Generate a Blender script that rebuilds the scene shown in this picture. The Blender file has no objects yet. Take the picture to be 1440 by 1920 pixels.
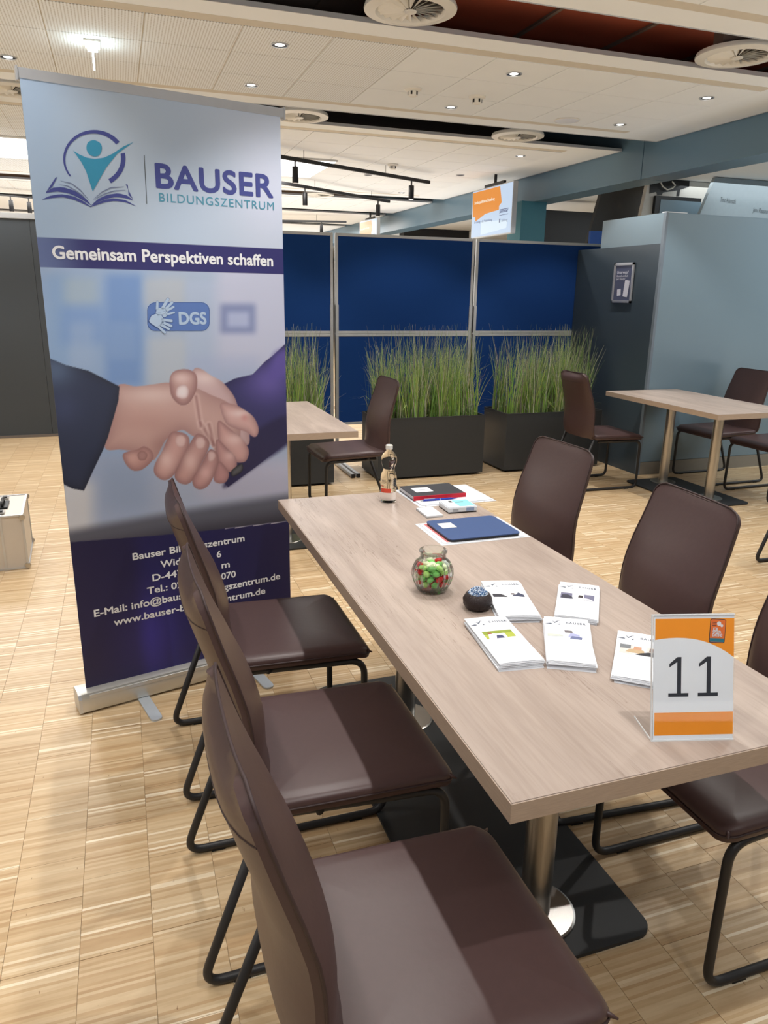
import bpy, bmesh, math, random
import numpy as np
PI = math.pi
from mathutils import Vector, Matrix
random.seed(7); np.random.seed(7)
S = bpy.context.scene
COL = S.collection

# ------------------------------------------------------------------ camera
CF, CYAW, CPITCH, CROLL, CH = 1395.755, 0.33658, -0.286336, 0.0160337, 1.611525
_cy, _sy = math.cos(CYAW), math.sin(CYAW)
FW = Vector((_sy*math.cos(CPITCH), _cy*math.cos(CPITCH), math.sin(CPITCH)))
_r = Vector((_cy, -_sy, 0)); _u = _r.cross(FW)
RT = _r*math.cos(CROLL) + _u*math.sin(CROLL)
UP = -_r*math.sin(CROLL) + _u*math.cos(CROLL)
cam = bpy.data.cameras.new('camera'); cam.sensor_fit = 'HORIZONTAL'; cam.sensor_width = 36.0
cam.lens = CF/1440*36; cam.clip_end = 200; cam.clip_start = 0.02
co = bpy.data.objects.new('camera', cam); COL.objects.link(co)
M4 = Matrix(((RT.x, UP.x, -FW.x, 0), (RT.y, UP.y, -FW.y, 0), (RT.z, UP.z, -FW.z, CH), (0, 0, 0, 1)))
co.matrix_world = M4
S.camera = co

# ------------------------------------------------------------------ world and exposure
W = bpy.data.worlds.new('world'); S.world = W; W.use_nodes = True
W.node_tree.nodes['Background'].inputs[0].default_value = (0.96, 0.98, 1.0, 1)
W.node_tree.nodes['Background'].inputs[1].default_value = 0.22
S.view_settings.view_transform = 'Standard'
try: S.view_settings.look = 'None'
except Exception: pass
S.view_settings.gamma = 1.0; S.view_settings.use_curve_mapping = False
S.view_settings.exposure = 0.12

# ------------------------------------------------------------------ room lights (downlights of the ceiling rafts)
WARM = (1.0, 0.972, 0.935)
def spot(x, y, z=2.985, e=60, size=100, blend=0.35, col=WARM, rad=0.03):
    l = bpy.data.lights.new('downlight_lamp', 'SPOT'); l.energy = e; l.spot_size = math.radians(size); l.spot_blend = blend
    l.color = col; l.shadow_soft_size = rad
    o = bpy.data.objects.new('downlight_lamp', l); COL.objects.link(o); o.location = (x, y, z); return o
def area(x, y, z, sx, sy, e, col=WARM, rot=(0, 0, 0)):
    l = bpy.data.lights.new('panel_and_fill_lamp', 'AREA'); l.shape = 'RECTANGLE'; l.size = sx; l.size_y = sy; l.energy = e; l.color = col
    o = bpy.data.objects.new('panel_and_fill_lamp', l); COL.objects.link(o); o.location = (x, y, z); o.rotation_euler = rot; return o
DOWN_SEEN = [(1.02,4.9),(2.57,4.91),(4.14,4.92),(-.53,4.9),(1.01,5.86),(2.56,5.9),(4.11,5.9),(-.53,5.8)]
for x, y in DOWN_SEEN: spot(x, y, e=52)
for x in (-2.08, -.53, 1.02, 2.57, 4.12):
    for y in (-.30, .67, 2.30, 3.27):
        if not (y < 1 and x > 2): spot(x, y, e=(70 if 0 < x < 2 else (50 if x > 0 else 36)) if y > 0 else 24)
for x, y in [(4.08,7.55),(4.06,9.0),(3.03,9.45),(3.99,10.87),(1.02,7.5),(2.5,7.5),(-.5,7.5),(-2.0,7.5),(-2.0,5.9)]:
    spot(x, y, e=45, size=110)
area(1.8, 9.24, 2.965, 1.2, 1.25, 60); area(-1.3, 9.24, 2.965, 1.2, 1.25, 60); area(-1.3, 12.8, 2.9, 2, 2, 80)
area(2.0, 16.0, 2.9, 5, 4, 260); area(8.0, 8.0, 2.9, 3, 3, 60, (0.9, 0.97, 1)); area(7.0, 3.6, 2.9, 3, 3, 60, (0.9, 0.97, 1))

# added upward fill lamps, out of view, only to brighten the ceiling
UPC = (0.93, 0.965, 1.0)
def ceiling_fill(x, y, z, sx, sy, e): return area(x, y, z, sx, sy, e, UPC, (math.pi, 0, 0))
ceiling_fill(1.5, 11.8, .9, 9, 5, 125); ceiling_fill(1.5, 20, .9, 10, 6, 170); ceiling_fill(-6.5, 5, .5, 4, 6, 230); ceiling_fill(7.6, 2.2, .7, 2.5, 4, 90); ceiling_fill(1.0, -2.6, .7, 5, 2.5, 170)

# ------------------------------------------------------------------ helpers
def srgb(r, g, b):
    f = lambda c: (c/255/12.92) if c/255 <= .04045 else ((c/255+.055)/1.055)**2.4
    return (f(r), f(g), f(b), 1)
def mat(name, col, rough=.5, metal=0, noise=.06, scale=20, bump=0, spec=None, trans=0, ior=1.45, emit=None, es=0, coat=0, stretch=None, alpha=None):
    m = bpy.data.materials.new(name); m.use_nodes = True; nt = m.node_tree; b = nt.nodes['Principled BSDF']
    b.inputs['Base Color'].default_value = col; b.inputs['Roughness'].default_value = rough; b.inputs['Metallic'].default_value = metal
    if spec is not None: b.inputs['Specular IOR Level'].default_value = spec
    b.inputs['IOR'].default_value = ior; b.inputs['Transmission Weight'].default_value = trans; b.inputs['Coat Weight'].default_value = coat
    if emit: b.inputs['Emission Color'].default_value = emit; b.inputs['Emission Strength'].default_value = es
    if noise or bump:
        tc = nt.nodes.new('ShaderNodeTexCoord'); mp = nt.nodes.new('ShaderNodeMapping'); n = nt.nodes.new('ShaderNodeTexNoise')
        n.inputs['Scale'].default_value = scale; n.inputs['Detail'].default_value = 5
        if stretch: mp.inputs['Scale'].default_value = stretch
        nt.links.new(tc.outputs['Object'], mp.inputs[0]); nt.links.new(mp.outputs[0], n.inputs['Vector'])
        if noise:
            mx = nt.nodes.new('ShaderNodeMix'); mx.data_type = 'RGBA'
            mx.inputs[6].default_value = tuple(c*(1-noise) for c in col[:3])+(1,); mx.inputs[7].default_value = tuple(min(1, c*(1+noise)) for c in col[:3])+(1,)
            nt.links.new(n.outputs['Fac'], mx.inputs[0]); nt.links.new(mx.outputs[2], b.inputs['Base Color'])
        if bump:
            bp = nt.nodes.new('ShaderNodeBump'); bp.inputs['Strength'].default_value = bump; bp.inputs['Distance'].default_value = .002
            nt.links.new(n.outputs['Fac'], bp.inputs['Height']); nt.links.new(bp.outputs[0], b.inputs['Normal'])
    return m
class MB:
    def __init__(s): s.v = []; s.f = []; s.mi = []
    def add(s, vs, fs, mi=0):
        k = len(s.v); s.v += [tuple(v) for v in vs]; s.f += [tuple(i+k for i in f) for f in fs]; s.mi += [mi]*len(fs); return s
    def box(s, x0, x1, y0, y1, z0, z1, mi=0, M=None, b=0):
        if b:
            vs = []; 
            bm = bmesh.new(); bmesh.ops.create_cube(bm, size=1)
            for v in bm.verts: v.co = Vector((x0+(v.co.x+.5)*(x1-x0), y0+(v.co.y+.5)*(y1-y0), z0+(v.co.z+.5)*(z1-z0)))
            bmesh.ops.bevel(bm, geom=bm.edges[:], offset=b, segments=2, affect='EDGES')
            bm.verts.ensure_lookup_table()
            vs = [v.co.copy() for v in bm.verts]; fs = [tuple(v.index for v in f.verts) for f in bm.faces]; bm.free()
        else:
            vs = [Vector(p) for p in ((x0,y0,z0),(x1,y0,z0),(x1,y1,z0),(x0,y1,z0),(x0,y0,z1),(x1,y0,z1),(x1,y1,z1),(x0,y1,z1))]
            fs = [(0,3,2,1),(4,5,6,7),(0,1,5,4),(1,2,6,5),(2,3,7,6),(3,0,4,7)]
        if M: vs = [M @ v for v in vs]
        return s.add(vs, fs, mi)
    def tube(s, pts, r, n=10, closed=False, mi=0, r2=None):
        pts = [Vector(p) for p in pts]; N = len(pts); vs = []; fs = []
        prev = None
        for i, p in enumerate(pts):
            if closed: t = (pts[(i+1) % N]-pts[i-1]).normalized()
            else: t = (pts[min(i+1, N-1)]-pts[max(i-1, 0)]).normalized()
            if prev is None:
                a = Vector((0, 0, 1)) if abs(t.z) < .9 else Vector((1, 0, 0)); nrm = t.cross(a).normalized()
            else: nrm = (prev-t*prev.dot(t)).normalized()
            prev = nrm; bn = t.cross(nrm); rr = r if r2 is None else r+(r2-r)*i/(N-1)
            for k in range(n):
                a = 2*math.pi*k/n; vs.append(p+nrm*math.cos(a)*rr+bn*math.sin(a)*rr)
        for i in range(N if closed else N-1):
            for k in range(n):
                a = i*n+k; b = i*n+(k+1) % n; c = ((i+1) % N)*n+(k+1) % n; d = ((i+1) % N)*n+k; fs.append((a, b, c, d))
        if not closed: fs += [tuple(range(n))[::-1], tuple((N-1)*n+k for k in range(n))]
        return s.add(vs, fs, mi)
    def lathe(s, prof, n=32, c=(0, 0, 0), mi=0, rf=None, cap=True):
        vs = []; fs = []; N = len(prof)
        for j, (r, z) in enumerate(prof):
            for k in range(n):
                a = 2*math.pi*k/n; rr = r*(rf(a, z) if rf else 1); vs.append((c[0]+rr*math.cos(a), c[1]+rr*math.sin(a), c[2]+z))
        for j in range(N-1):
            for k in range(n): fs.append((j*n+k, j*n+(k+1) % n, (j+1)*n+(k+1) % n, (j+1)*n+k))
        if cap: fs += [tuple(range(n))[::-1], tuple((N-1)*n+k for k in range(n))]
        return s.add(vs, fs, mi)
    def prism(s, poly, z0, z1, mi=0, M=None):
        n = len(poly); vs = [Vector((x, y, z0)) for x, y in poly]+[Vector((x, y, z1)) for x, y in poly]
        if M: vs = [M @ v for v in vs]
        fs = [tuple(range(n))[::-1], tuple(range(n, 2*n))]+[(i, (i+1) % n, n+(i+1) % n, n+i) for i in range(n)]
        return s.add(vs, fs, mi)
    def build(s, name, mats, parent=None, smooth=False, label=None, loc=None, rot=None, kind=None):
        me = bpy.data.meshes.new(name); me.from_pydata(s.v, [], s.f)
        if not isinstance(mats, (list, tuple)): mats = [mats]
        for m in mats: me.materials.append(m)
        if any(s.mi): me.polygons.foreach_set('material_index', s.mi)
        if smooth:
            me.polygons.foreach_set('use_smooth', [True]*len(s.f))
            if smooth != 'all': me.set_sharp_from_angle(angle=math.radians(40))
        me.update()
        o = bpy.data.objects.new(name, me); COL.objects.link(o)
        if parent: o.parent = parent
        if loc: o.location = loc
        if rot: o.rotation_euler = rot
        if label: o['label'] = label
        if kind: o['kind'] = kind
        return o
def tag(o, label, cat, group=None, kind=None):
    o['label'] = label; o['category'] = cat
    if group: o['group'] = group
    if kind: o['kind'] = kind
    return o
def thing(name, label, cat, loc=(0, 0, 0), rz=0, group=None):
    o = bpy.data.objects.new(name, None); COL.objects.link(o); o.location = loc; o.rotation_euler = (0, 0, rz); o.empty_display_size = .05
    return tag(o, label, cat, group)
def dup(root, loc, rz=0, label=None, group=None):
    r = root.copy(); COL.objects.link(r); r.location = loc; r.rotation_euler = (0, 0, rz)
    if label: r['label'] = label
    if group: r['group'] = group
    for ch in list(root.children):
        c = ch.copy(); COL.objects.link(c); c.parent = r
        for g in list(ch.children): d = g.copy(); COL.objects.link(d); d.parent = c
    return r
def struct(o): o['kind'] = 'structure'; return o
def arc(pts, rad, n=6):
    """polyline with rounded corners"""
    P = [Vector(p) for p in pts]; out = [P[0]]
    for i in range(1, len(P)-1):
        a = (P[i-1]-P[i]); b = (P[i+1]-P[i]); r = min(rad, a.length*.49, b.length*.49); a.normalize(); b.normalize()
        p0 = P[i]+a*r; p1 = P[i]+b*r
        for k in range(n+1):
            t = k/n; out.append(p0*(1-t)**2+P[i]*2*t*(1-t)+p1*t*t)
    return out+[P[-1]]
def rrect(w, h, r, n=5, cx=0, cy=0):
    o = []
    for sx, sy, a0 in ((1, 1, 0), (-1, 1, 90), (-1, -1, 180), (1, -1, 270)):
        for k in range(n+1):
            a = math.radians(a0+90*k/n); o.append((cx+sx*(w/2-r)+r*math.cos(a), cy+sy*(h/2-r)+r*math.sin(a)))
    return o
def loft(mb, rings, cap0=True, cap1=True, mi=0):
    n = len(rings[0]); vs = [p for r in rings for p in r]; fs = []
    for j in range(len(rings)-1):
        for k in range(n): fs.append((j*n+k, j*n+(k+1) % n, (j+1)*n+(k+1) % n, (j+1)*n+k))
    if cap0: fs.append(tuple(range(n))[::-1])
    if cap1: fs.append(tuple((len(rings)-1)*n+k for k in range(n)))
    return mb.add(vs, fs, mi)
_txt = {}
def text_mesh(body, size, bold=0, align='CENTER', depth=0.0, stretch=1.0, spacing=1.0):
    cu = bpy.data.curves.new('writing', 'FONT'); cu.body = body; cu.size = size; cu.align_x = align
    cu.extrude = depth; cu.space_character = spacing; cu.resolution_u = 4
    o = bpy.data.objects.new('writing', cu); COL.objects.link(o)
    me = bpy.data.meshes.new_from_object(o.evaluated_get(bpy.context.evaluated_depsgraph_get()))
    bpy.data.objects.remove(o); bpy.data.curves.remove(cu)
    return me
def text(body, size, m, M, parent, bold=0, align='LEFT', width=None, stretch=1, name='lettering', spacing=1.0):
    """flat lettering in the plane given by matrix M (x right, y up, z out)"""
    me = text_mesh(body, size, bold, align, spacing=spacing)
    xs = [v.co.x for v in me.vertices]
    if width and xs:
        k = width/(max(xs)-min(xs)); x0 = min(xs) if align == 'LEFT' else (max(xs)+min(xs))/2
        for v in me.vertices: v.co.x = (v.co.x-x0)*k
    if bold:   # heavier strokes: the same glyphs laid side by side in a small circle
        n = len(me.vertices); P = np.empty(n*3, np.float64); me.vertices.foreach_get('co', P); P = P.reshape(-1, 3); F_ = [tuple(p.vertices) for p in me.polygons]
        vs = []; fs = []; rr_ = bold*size
        for q in range(8):
            a = q*PI/4; vs.append(P+np.array([rr_*math.cos(a), rr_*math.sin(a), .00002*q])); fs += [tuple(i+q*n for i in f_) for f_ in F_]
        me = bpy.data.meshes.new(name); me.from_pydata(np.concatenate(vs).tolist(), [], fs)
    me.transform(M); me.materials.clear(); me.materials.append(m); me.name = name
    o = bpy.data.objects.new(name, me); COL.objects.link(o); o.parent = parent
    return o
def flat(polys, m, M, parent, name, z=0.0):
    mb = MB()
    for p in polys: mb.add([M @ Vector((x, y, z)) for x, y in p], [tuple(range(len(p)))])
    return mb.build(name, m, parent)

# ------------------------------------------------------------------ materials
leather = mat('brown_leather', srgb(76, 57, 56), .40, noise=.08, scale=60, bump=.12, spec=.5)
seam = mat('dark_leather_piping', srgb(58, 42, 42), .5, noise=.05)
black_steel = mat('black_powder_steel', srgb(40, 39, 40), .45, noise=.08, scale=90)
rubber = mat('black_rubber', srgb(25, 25, 25), .7)
steel = mat('brushed_steel', srgb(190, 186, 180), .28, metal=1, noise=.05, scale=8, stretch=(30, 30, 1), bump=.05)
alu = mat('satin_aluminium', srgb(205, 207, 210), .38, metal=.75, noise=.04)
alu_lt = mat('light_aluminium', srgb(198, 200, 202), .45, metal=.35, noise=.04)
felt = mat('navy_felt', srgb(28, 62, 122), .95, noise=.12, scale=300, bump=.3, spec=.1)
white = mat('white_enamel', srgb(232, 230, 222), .45, noise=.02)
paper = mat('white_paper', srgb(226, 229, 235), .6, noise=.015)
black = mat('black_plastic', srgb(22, 22, 24), .4)
anthr = mat('anthracite_planter', srgb(50, 53, 56), .5, noise=.08, scale=40, bump=.05)
def thin_clear(name, tint, fac):
    m = bpy.data.materials.new(name); m.use_nodes = True; nt = m.node_tree; nt.nodes.remove(nt.nodes['Principled BSDF']); o = nt.nodes['Material Output']
    t_ = nt.nodes.new('ShaderNodeBsdfTransparent'); t_.inputs[0].default_value = tint; g_ = nt.nodes.new('ShaderNodeBsdfGlossy'); g_.inputs['Roughness'].default_value = .03
    mx = nt.nodes.new('ShaderNodeMixShader'); fr_ = nt.nodes.new('ShaderNodeFresnel'); fr_.inputs[0].default_value = 1.35; mu = nt.nodes.new('ShaderNodeMath'); mu.operation = 'MULTIPLY'; mu.inputs[1].default_value = fac
    L = nt.links.new; L(fr_.outputs[0], mu.inputs[0]); L(mu.outputs[0], mx.inputs[0]); L(t_.outputs[0], mx.inputs[1]); L(g_.outputs[0], mx.inputs[2]); L(mx.outputs[0], o.inputs[0]); return m
raftm = mat('ceiling_board', srgb(240, 245, 248), .9, noise=.015, scale=3)
tilem = mat('ceiling_tile_white', srgb(237, 242, 245), .95, noise=.02, scale=4)
joint_shadem = mat('tile_joint_shade', srgb(212, 206, 192), .9)  # darker tone stands for the shadow in the tile joints
kiosk = mat('blue_grey_laminate', srgb(118, 139, 152), .35, noise=.02, scale=2)
kiosk_shaded = mat('shade_painted_laminate', srgb(62, 74, 84), .35, noise=.05, scale=2)  # cabin laminate darkened to stand for the shade on its side
beamm = mat('steel_blue_paint', srgb(100, 130, 150), .3, noise=.03, scale=2)
teal = mat('teal_paint', srgb(80, 142, 158), .5, noise=.03)
darkwall = mat('anthracite_partition', srgb(70, 76, 82), .6, noise=.05, scale=2)
blackwall = mat('black_bulkhead', srgb(30, 31, 34), .5)
voidm = mat('dark_ceiling_void', srgb(112, 98, 88), .9, noise=.2, scale=3)
ductm = mat('rust_brown_duct', srgb(150, 74, 50), .75, noise=.3, scale=2)
basem = mat('taupe_skirting', srgb(136, 130, 120), .6)
def perforated():
    m = bpy.data.materials.new('perforated_tile'); m.use_nodes = True; nt = m.node_tree; b = nt.nodes['Principled BSDF']
    b.inputs['Roughness'].default_value = .95
    g = nt.nodes.new('ShaderNodeNewGeometry'); mp = nt.nodes.new('ShaderNodeVectorMath'); mp.operation = 'SCALE'; mp.inputs['Scale'].default_value = 60
    fr = nt.nodes.new('ShaderNodeVectorMath'); fr.operation = 'FRACTION'; sb = nt.nodes.new('ShaderNodeVectorMath'); sb.operation = 'SUBTRACT'; sb.inputs[1].default_value = (.5, .5, .5)
    ml = nt.nodes.new('ShaderNodeVectorMath'); ml.operation = 'MULTIPLY'; ml.inputs[1].default_value = (1, 1, 0)
    ln = nt.nodes.new('ShaderNodeVectorMath'); ln.operation = 'LENGTH'; gt = nt.nodes.new('ShaderNodeMath'); gt.operation = 'GREATER_THAN'; gt.inputs[1].default_value = .24
    mx = nt.nodes.new('ShaderNodeMix'); mx.data_type = 'RGBA'; mx.inputs[6].default_value = srgb(178, 176, 168); mx.inputs[7].default_value = srgb(238, 243, 246)
    L = nt.links.new
    L(g.outputs['Position'], mp.inputs[0]); L(mp.outputs[0], fr.inputs[0]); L(fr.outputs[0], sb.inputs[0]); L(sb.outputs[0], ml.inputs[0]); L(ml.outputs[0], ln.inputs[0])
    L(ln.outputs['Value'], gt.inputs[0]); L(gt.outputs[0], mx.inputs[0]); L(mx.outputs[2], b.inputs['Base Color']); return m
perf = perforated()
def wood_top(name, c0, c1, c2):
    """limed oak laminate, grain along object Y"""
    m = bpy.data.materials.new(name); m.use_nodes = True; nt = m.node_tree; b = nt.nodes['Principled BSDF']; b.inputs['Roughness'].default_value = .42
    L = nt.links.new; tc = nt.nodes.new('ShaderNodeTexCoord')
    def noise(sc, st, det=6, dist=0):
        mp = nt.nodes.new('ShaderNodeMapping'); mp.inputs['Scale'].default_value = st; n = nt.nodes.new('ShaderNodeTexNoise')
        n.inputs['Scale'].default_value = sc; n.inputs['Detail'].default_value = det; n.inputs['Distortion'].default_value = dist
        L(tc.outputs['Object'], mp.inputs[0]); L(mp.outputs[0], n.inputs['Vector']); return n
    n1 = noise(3.0, (3.2, .55, 3), 6, .6); n2 = noise(16, (9, .45, 3), 10, .15); n3 = noise(5, (11, .45, 2), 4, .9)
    r = nt.nodes.new('ShaderNodeValToRGB'); r.color_ramp.elements[0].position = .32; r.color_ramp.elements[0].color = c0; r.color_ramp.elements[1].position = .68; r.color_ramp.elements[1].color = c1
    L(n1.outputs['Fac'], r.inputs[0])
    r2 = nt.nodes.new('ShaderNodeValToRGB'); r2.color_ramp.elements[0].position = .35; r2.color_ramp.elements[0].color = (.90, .885, .87, 1); r2.color_ramp.elements[1].position = .6; r2.color_ramp.elements[1].color = (1, 1, 1, 1)
    L(n2.outputs['Fac'], r2.inputs[0])
    mx = nt.nodes.new('ShaderNodeMix'); mx.data_type = 'RGBA'; mx.blend_type = 'MULTIPLY'; mx.inputs[0].default_value = 1; L(r.outputs[0], mx.inputs[6]); L(r2.outputs[0], mx.inputs[7])
    # fine dark cracks
    r3 = nt.nodes.new('ShaderNodeValToRGB'); e = r3.color_ramp.elements; e[0].position = .490; e[0].color = (1, 1, 1, 1); e[1].position = .5; e[1].color = (.50, .43, .38, 1); e.new(.506).color = (1, 1, 1, 1)
    L(n3.outputs['Fac'], r3.inputs[0])
    n4 = noise(2.2, (1.2, .8, 1), 2, 0); r4 = nt.nodes.new('ShaderNodeValToRGB'); r4.color_ramp.elements[0].position = .46; r4.color_ramp.elements[0].color = (0, 0, 0, 1); r4.color_ramp.elements[1].position = .56; L(n4.outputs['Fac'], r4.inputs[0])
    m2 = nt.nodes.new('ShaderNodeMix'); m2.data_type = 'RGBA'; m2.blend_type = 'MULTIPLY'; L(r4.outputs[0], m2.inputs[0]); L(mx.outputs[2], m2.inputs[6]); L(r3.outputs[0], m2.inputs[7])
    L(m2.outputs[2], b.inputs['Base Color'])
    bp = nt.nodes.new('ShaderNodeBump'); bp.inputs['Strength'].default_value = .08; bp.inputs['Distance'].default_value = .001; L(n2.outputs['Fac'], bp.inputs['Height']); L(bp.outputs[0], b.inputs['Normal'])
    return m
oak = wood_top('limed_oak_laminate', srgb(160, 144, 134), srgb(184, 168, 157), None)
oak_edge = mat('oak_edge_band', srgb(176, 156, 138), .5, noise=.18, scale=30, stretch=(1, 1, 14), bump=.1)
BW = 0.1777
def parquet():
    m = bpy.data.materials.new('industrial_oak_parquet'); m.use_nodes = True; nt = m.node_tree; b = nt.nodes['Principled BSDF']; L = nt.links.new
    g = nt.nodes.new('ShaderNodeNewGeometry'); sp = nt.nodes.new('ShaderNodeSeparateXYZ'); L(g.outputs['Position'], sp.inputs[0])
    def mth(op, a, b_=None):
        n = nt.nodes.new('ShaderNodeMath'); n.operation = op
        for i, q in enumerate((a, b_)):
            if q is None: continue
            if isinstance(q, (int, float)): n.inputs[i].default_value = q
            else: L(q, n.inputs[i])
        return n.outputs[0]
    bx = mth('FLOOR', mth('DIVIDE', mth('ADD', sp.outputs[0], .218), BW))
    jit = nt.nodes.new('ShaderNodeTexWhiteNoise'); jit.noise_dimensions = '1D'; L(bx, jit.inputs['W'])
    yy = mth('ADD', sp.outputs[1], mth('MULTIPLY', jit.outputs['Value'], .3))
    ly = mth('FLOOR', mth('DIVIDE', yy, .0085))
    def wn(ax, ay):
        c = nt.nodes.new('ShaderNodeCombineXYZ'); L(ax, c.inputs[0]); L(ay, c.inputs[1]); w = nt.nodes.new('ShaderNodeTexWhiteNoise'); w.noise_dimensions = '2D'; L(c.outputs[0], w.inputs['Vector']); return w.outputs['Value']
    lam = wn(bx, ly); blk = wn(bx, mth('FLOOR', mth('DIVIDE', yy, .16)))
    r = nt.nodes.new('ShaderNodeValToRGB'); e = r.color_ramp.elements
    e[0].position = 0; e[0].color = srgb(186, 154, 114); e[1].position = 1; e[1].color = srgb(248, 234, 208)
    for p, c in ((.06, srgb(192, 160, 120)), (.25, srgb(197, 168, 129)), (.6, srgb(207, 180, 142)), (.92, srgb(214, 190, 154)), (.96, srgb(232, 214, 184))): e.new(p).color = c
    L(lam, r.inputs[0])
    r2 = nt.nodes.new('ShaderNodeValToRGB'); r2.color_ramp.elements[0].color = (.96, .95, .93, 1); r2.color_ramp.elements[1].color = (1.0, 1.0, 1.0, 1); L(blk, r2.inputs[0])
    mx = nt.nodes.new('ShaderNodeMix'); mx.data_type = 'RGBA'; mx.blend_type = 'MULTIPLY'; mx.inputs[0].default_value = 1; L(r.outputs[0], mx.inputs[6]); L(r2.outputs[0], mx.inputs[7])
    n = nt.nodes.new('ShaderNodeTexNoise'); n.inputs['Scale'].default_value = 14; n.inputs['Detail'].default_value = 8
    mp = nt.nodes.new('ShaderNodeMapping'); mp.inputs['Scale'].default_value = (.8, 5, 1); L(g.outputs['Position'], mp.inputs[0]); L(mp.outputs[0], n.inputs['Vector'])
    r3 = nt.nodes.new('ShaderNodeValToRGB'); r3.color_ramp.elements[0].position = .3; r3.color_ramp.elements[0].color = (.86, .83, .79, 1); r3.color_ramp.elements[1].position = .58; r3.color_ramp.elements[1].color = (1, 1, 1, 1); L(n.outputs['Fac'], r3.inputs[0])
    m2 = nt.nodes.new('ShaderNodeMix'); m2.data_type = 'RGBA'; m2.blend_type = 'MULTIPLY'; m2.inputs[0].default_value = .8; L(mx.outputs[2], m2.inputs[6]); L(r3.outputs[0], m2.inputs[7])
    # dark scuffs
    v = nt.nodes.new('ShaderNodeTexNoise'); v.inputs['Scale'].default_value = 55; v.inputs['Detail'].default_value = 3; mp2 = nt.nodes.new('ShaderNodeMapping'); mp2.inputs['Rotation'].default_value = (0, 0, .6); mp2.inputs['Scale'].default_value = (1.6, .5, 1); L(g.outputs['Position'], mp2.inputs[0]); L(mp2.outputs[0], v.inputs['Vector'])
    r4 = nt.nodes.new('ShaderNodeValToRGB'); r4.color_ramp.elements[0].position = .24; r4.color_ramp.elements[0].color = (.52, .42, .34, 1); r4.color_ramp.elements[1].position = .29; r4.color_ramp.elements[1].color = (1, 1, 1, 1); L(v.outputs['Fac'], r4.inputs[0])
    m3 = nt.nodes.new('ShaderNodeMix'); m3.data_type = 'RGBA'; m3.blend_type = 'MULTIPLY'; m3.inputs[0].default_value = 1; L(m2.outputs[2], m3.inputs[6]); L(r4.outputs[0], m3.inputs[7])
    L(m3.outputs[2], b.inputs['Base Color'])
    b.inputs['Roughness'].default_value = .38
    bp = nt.nodes.new('ShaderNodeBump'); bp.inputs['Strength'].default_value = .12; bp.inputs['Distance'].default_value = .001; L(lam, bp.inputs['Height']); L(bp.outputs[0], b.inputs['Normal'])
    return m
parq = parquet()
groove = mat('parquet_joint', srgb(150, 124, 92), .8)

# ------------------------------------------------------------------ floor
fl = struct(MB().box(-14, 18, -5, 36, -.12, -.0022).build('floor', groove))
X0 = -.218
def blocks():
    out = []; rnd = random.Random(3)
    for i in range(-14, 48):
        x0 = X0+i*BW; y = .3+rnd.random()*.2
        while y < 10.2:
            L_ = rnd.choice((.16, .22, .28, .34)) ; out.append((x0, y, L_)); y += L_
    return out
BL = blocks()
def near_key(b):
    return (b[0]+BW/2+.0)**2*1.0+(b[1]+b[2]/2)**2
def on_view(b):
    p = Vector((b[0]+BW/2, b[1]+b[2]/2, -CH)); z = p.dot(FW)
    if z < .2: return False
    x = CF*p.dot(RT)/z+720; y = 960-CF*p.dot(UP)/z
    return -30 < x < 1470 and 0 < y < 1990
vis = sorted([b for b in BL if on_view(b)], key=near_key)
single = set(vis[:290])
bmesh_cache = {}
for b in vis[:290]:
    k = round(b[2], 2)
    if k not in bmesh_cache:
        mb = MB(); g = .0006
        mb.box(g, BW-g, g, k-g, -.002, 0); o = mb.build('parquet_block', parq, fl); bmesh_cache[k] = o.data
    else:
        o = bpy.data.objects.new('parquet_block', bmesh_cache[k]); COL.objects.link(o); o.parent = fl
    o.location = (b[0], b[1], random.uniform(-.0002, .0002))
mb = MB()
for b in BL:
    if b in single: continue
    g = .0006; mb.box(b[0]+g, b[0]+BW-g, b[1]+g, b[1]+b[2]-g, -.002, 0)
xa = X0-14*BW; xb = X0+48*BW
mb.box(-13.9, xa, -4.9, 35.9, -.002, 0); mb.box(xb, 17.9, -4.9, 35.9, -.002, 0)
for i in range(-14, 48):
    mb.box(X0+i*BW+.0006, X0+(i+1)*BW-.0006, 10.6, 35.9, -.002, 0); mb.box(X0+i*BW+.0006, X0+(i+1)*BW-.0006, -4.9, .28, -.002, 0)
mb.build('parquet_field', parq, fl, kind='stuff')

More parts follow.
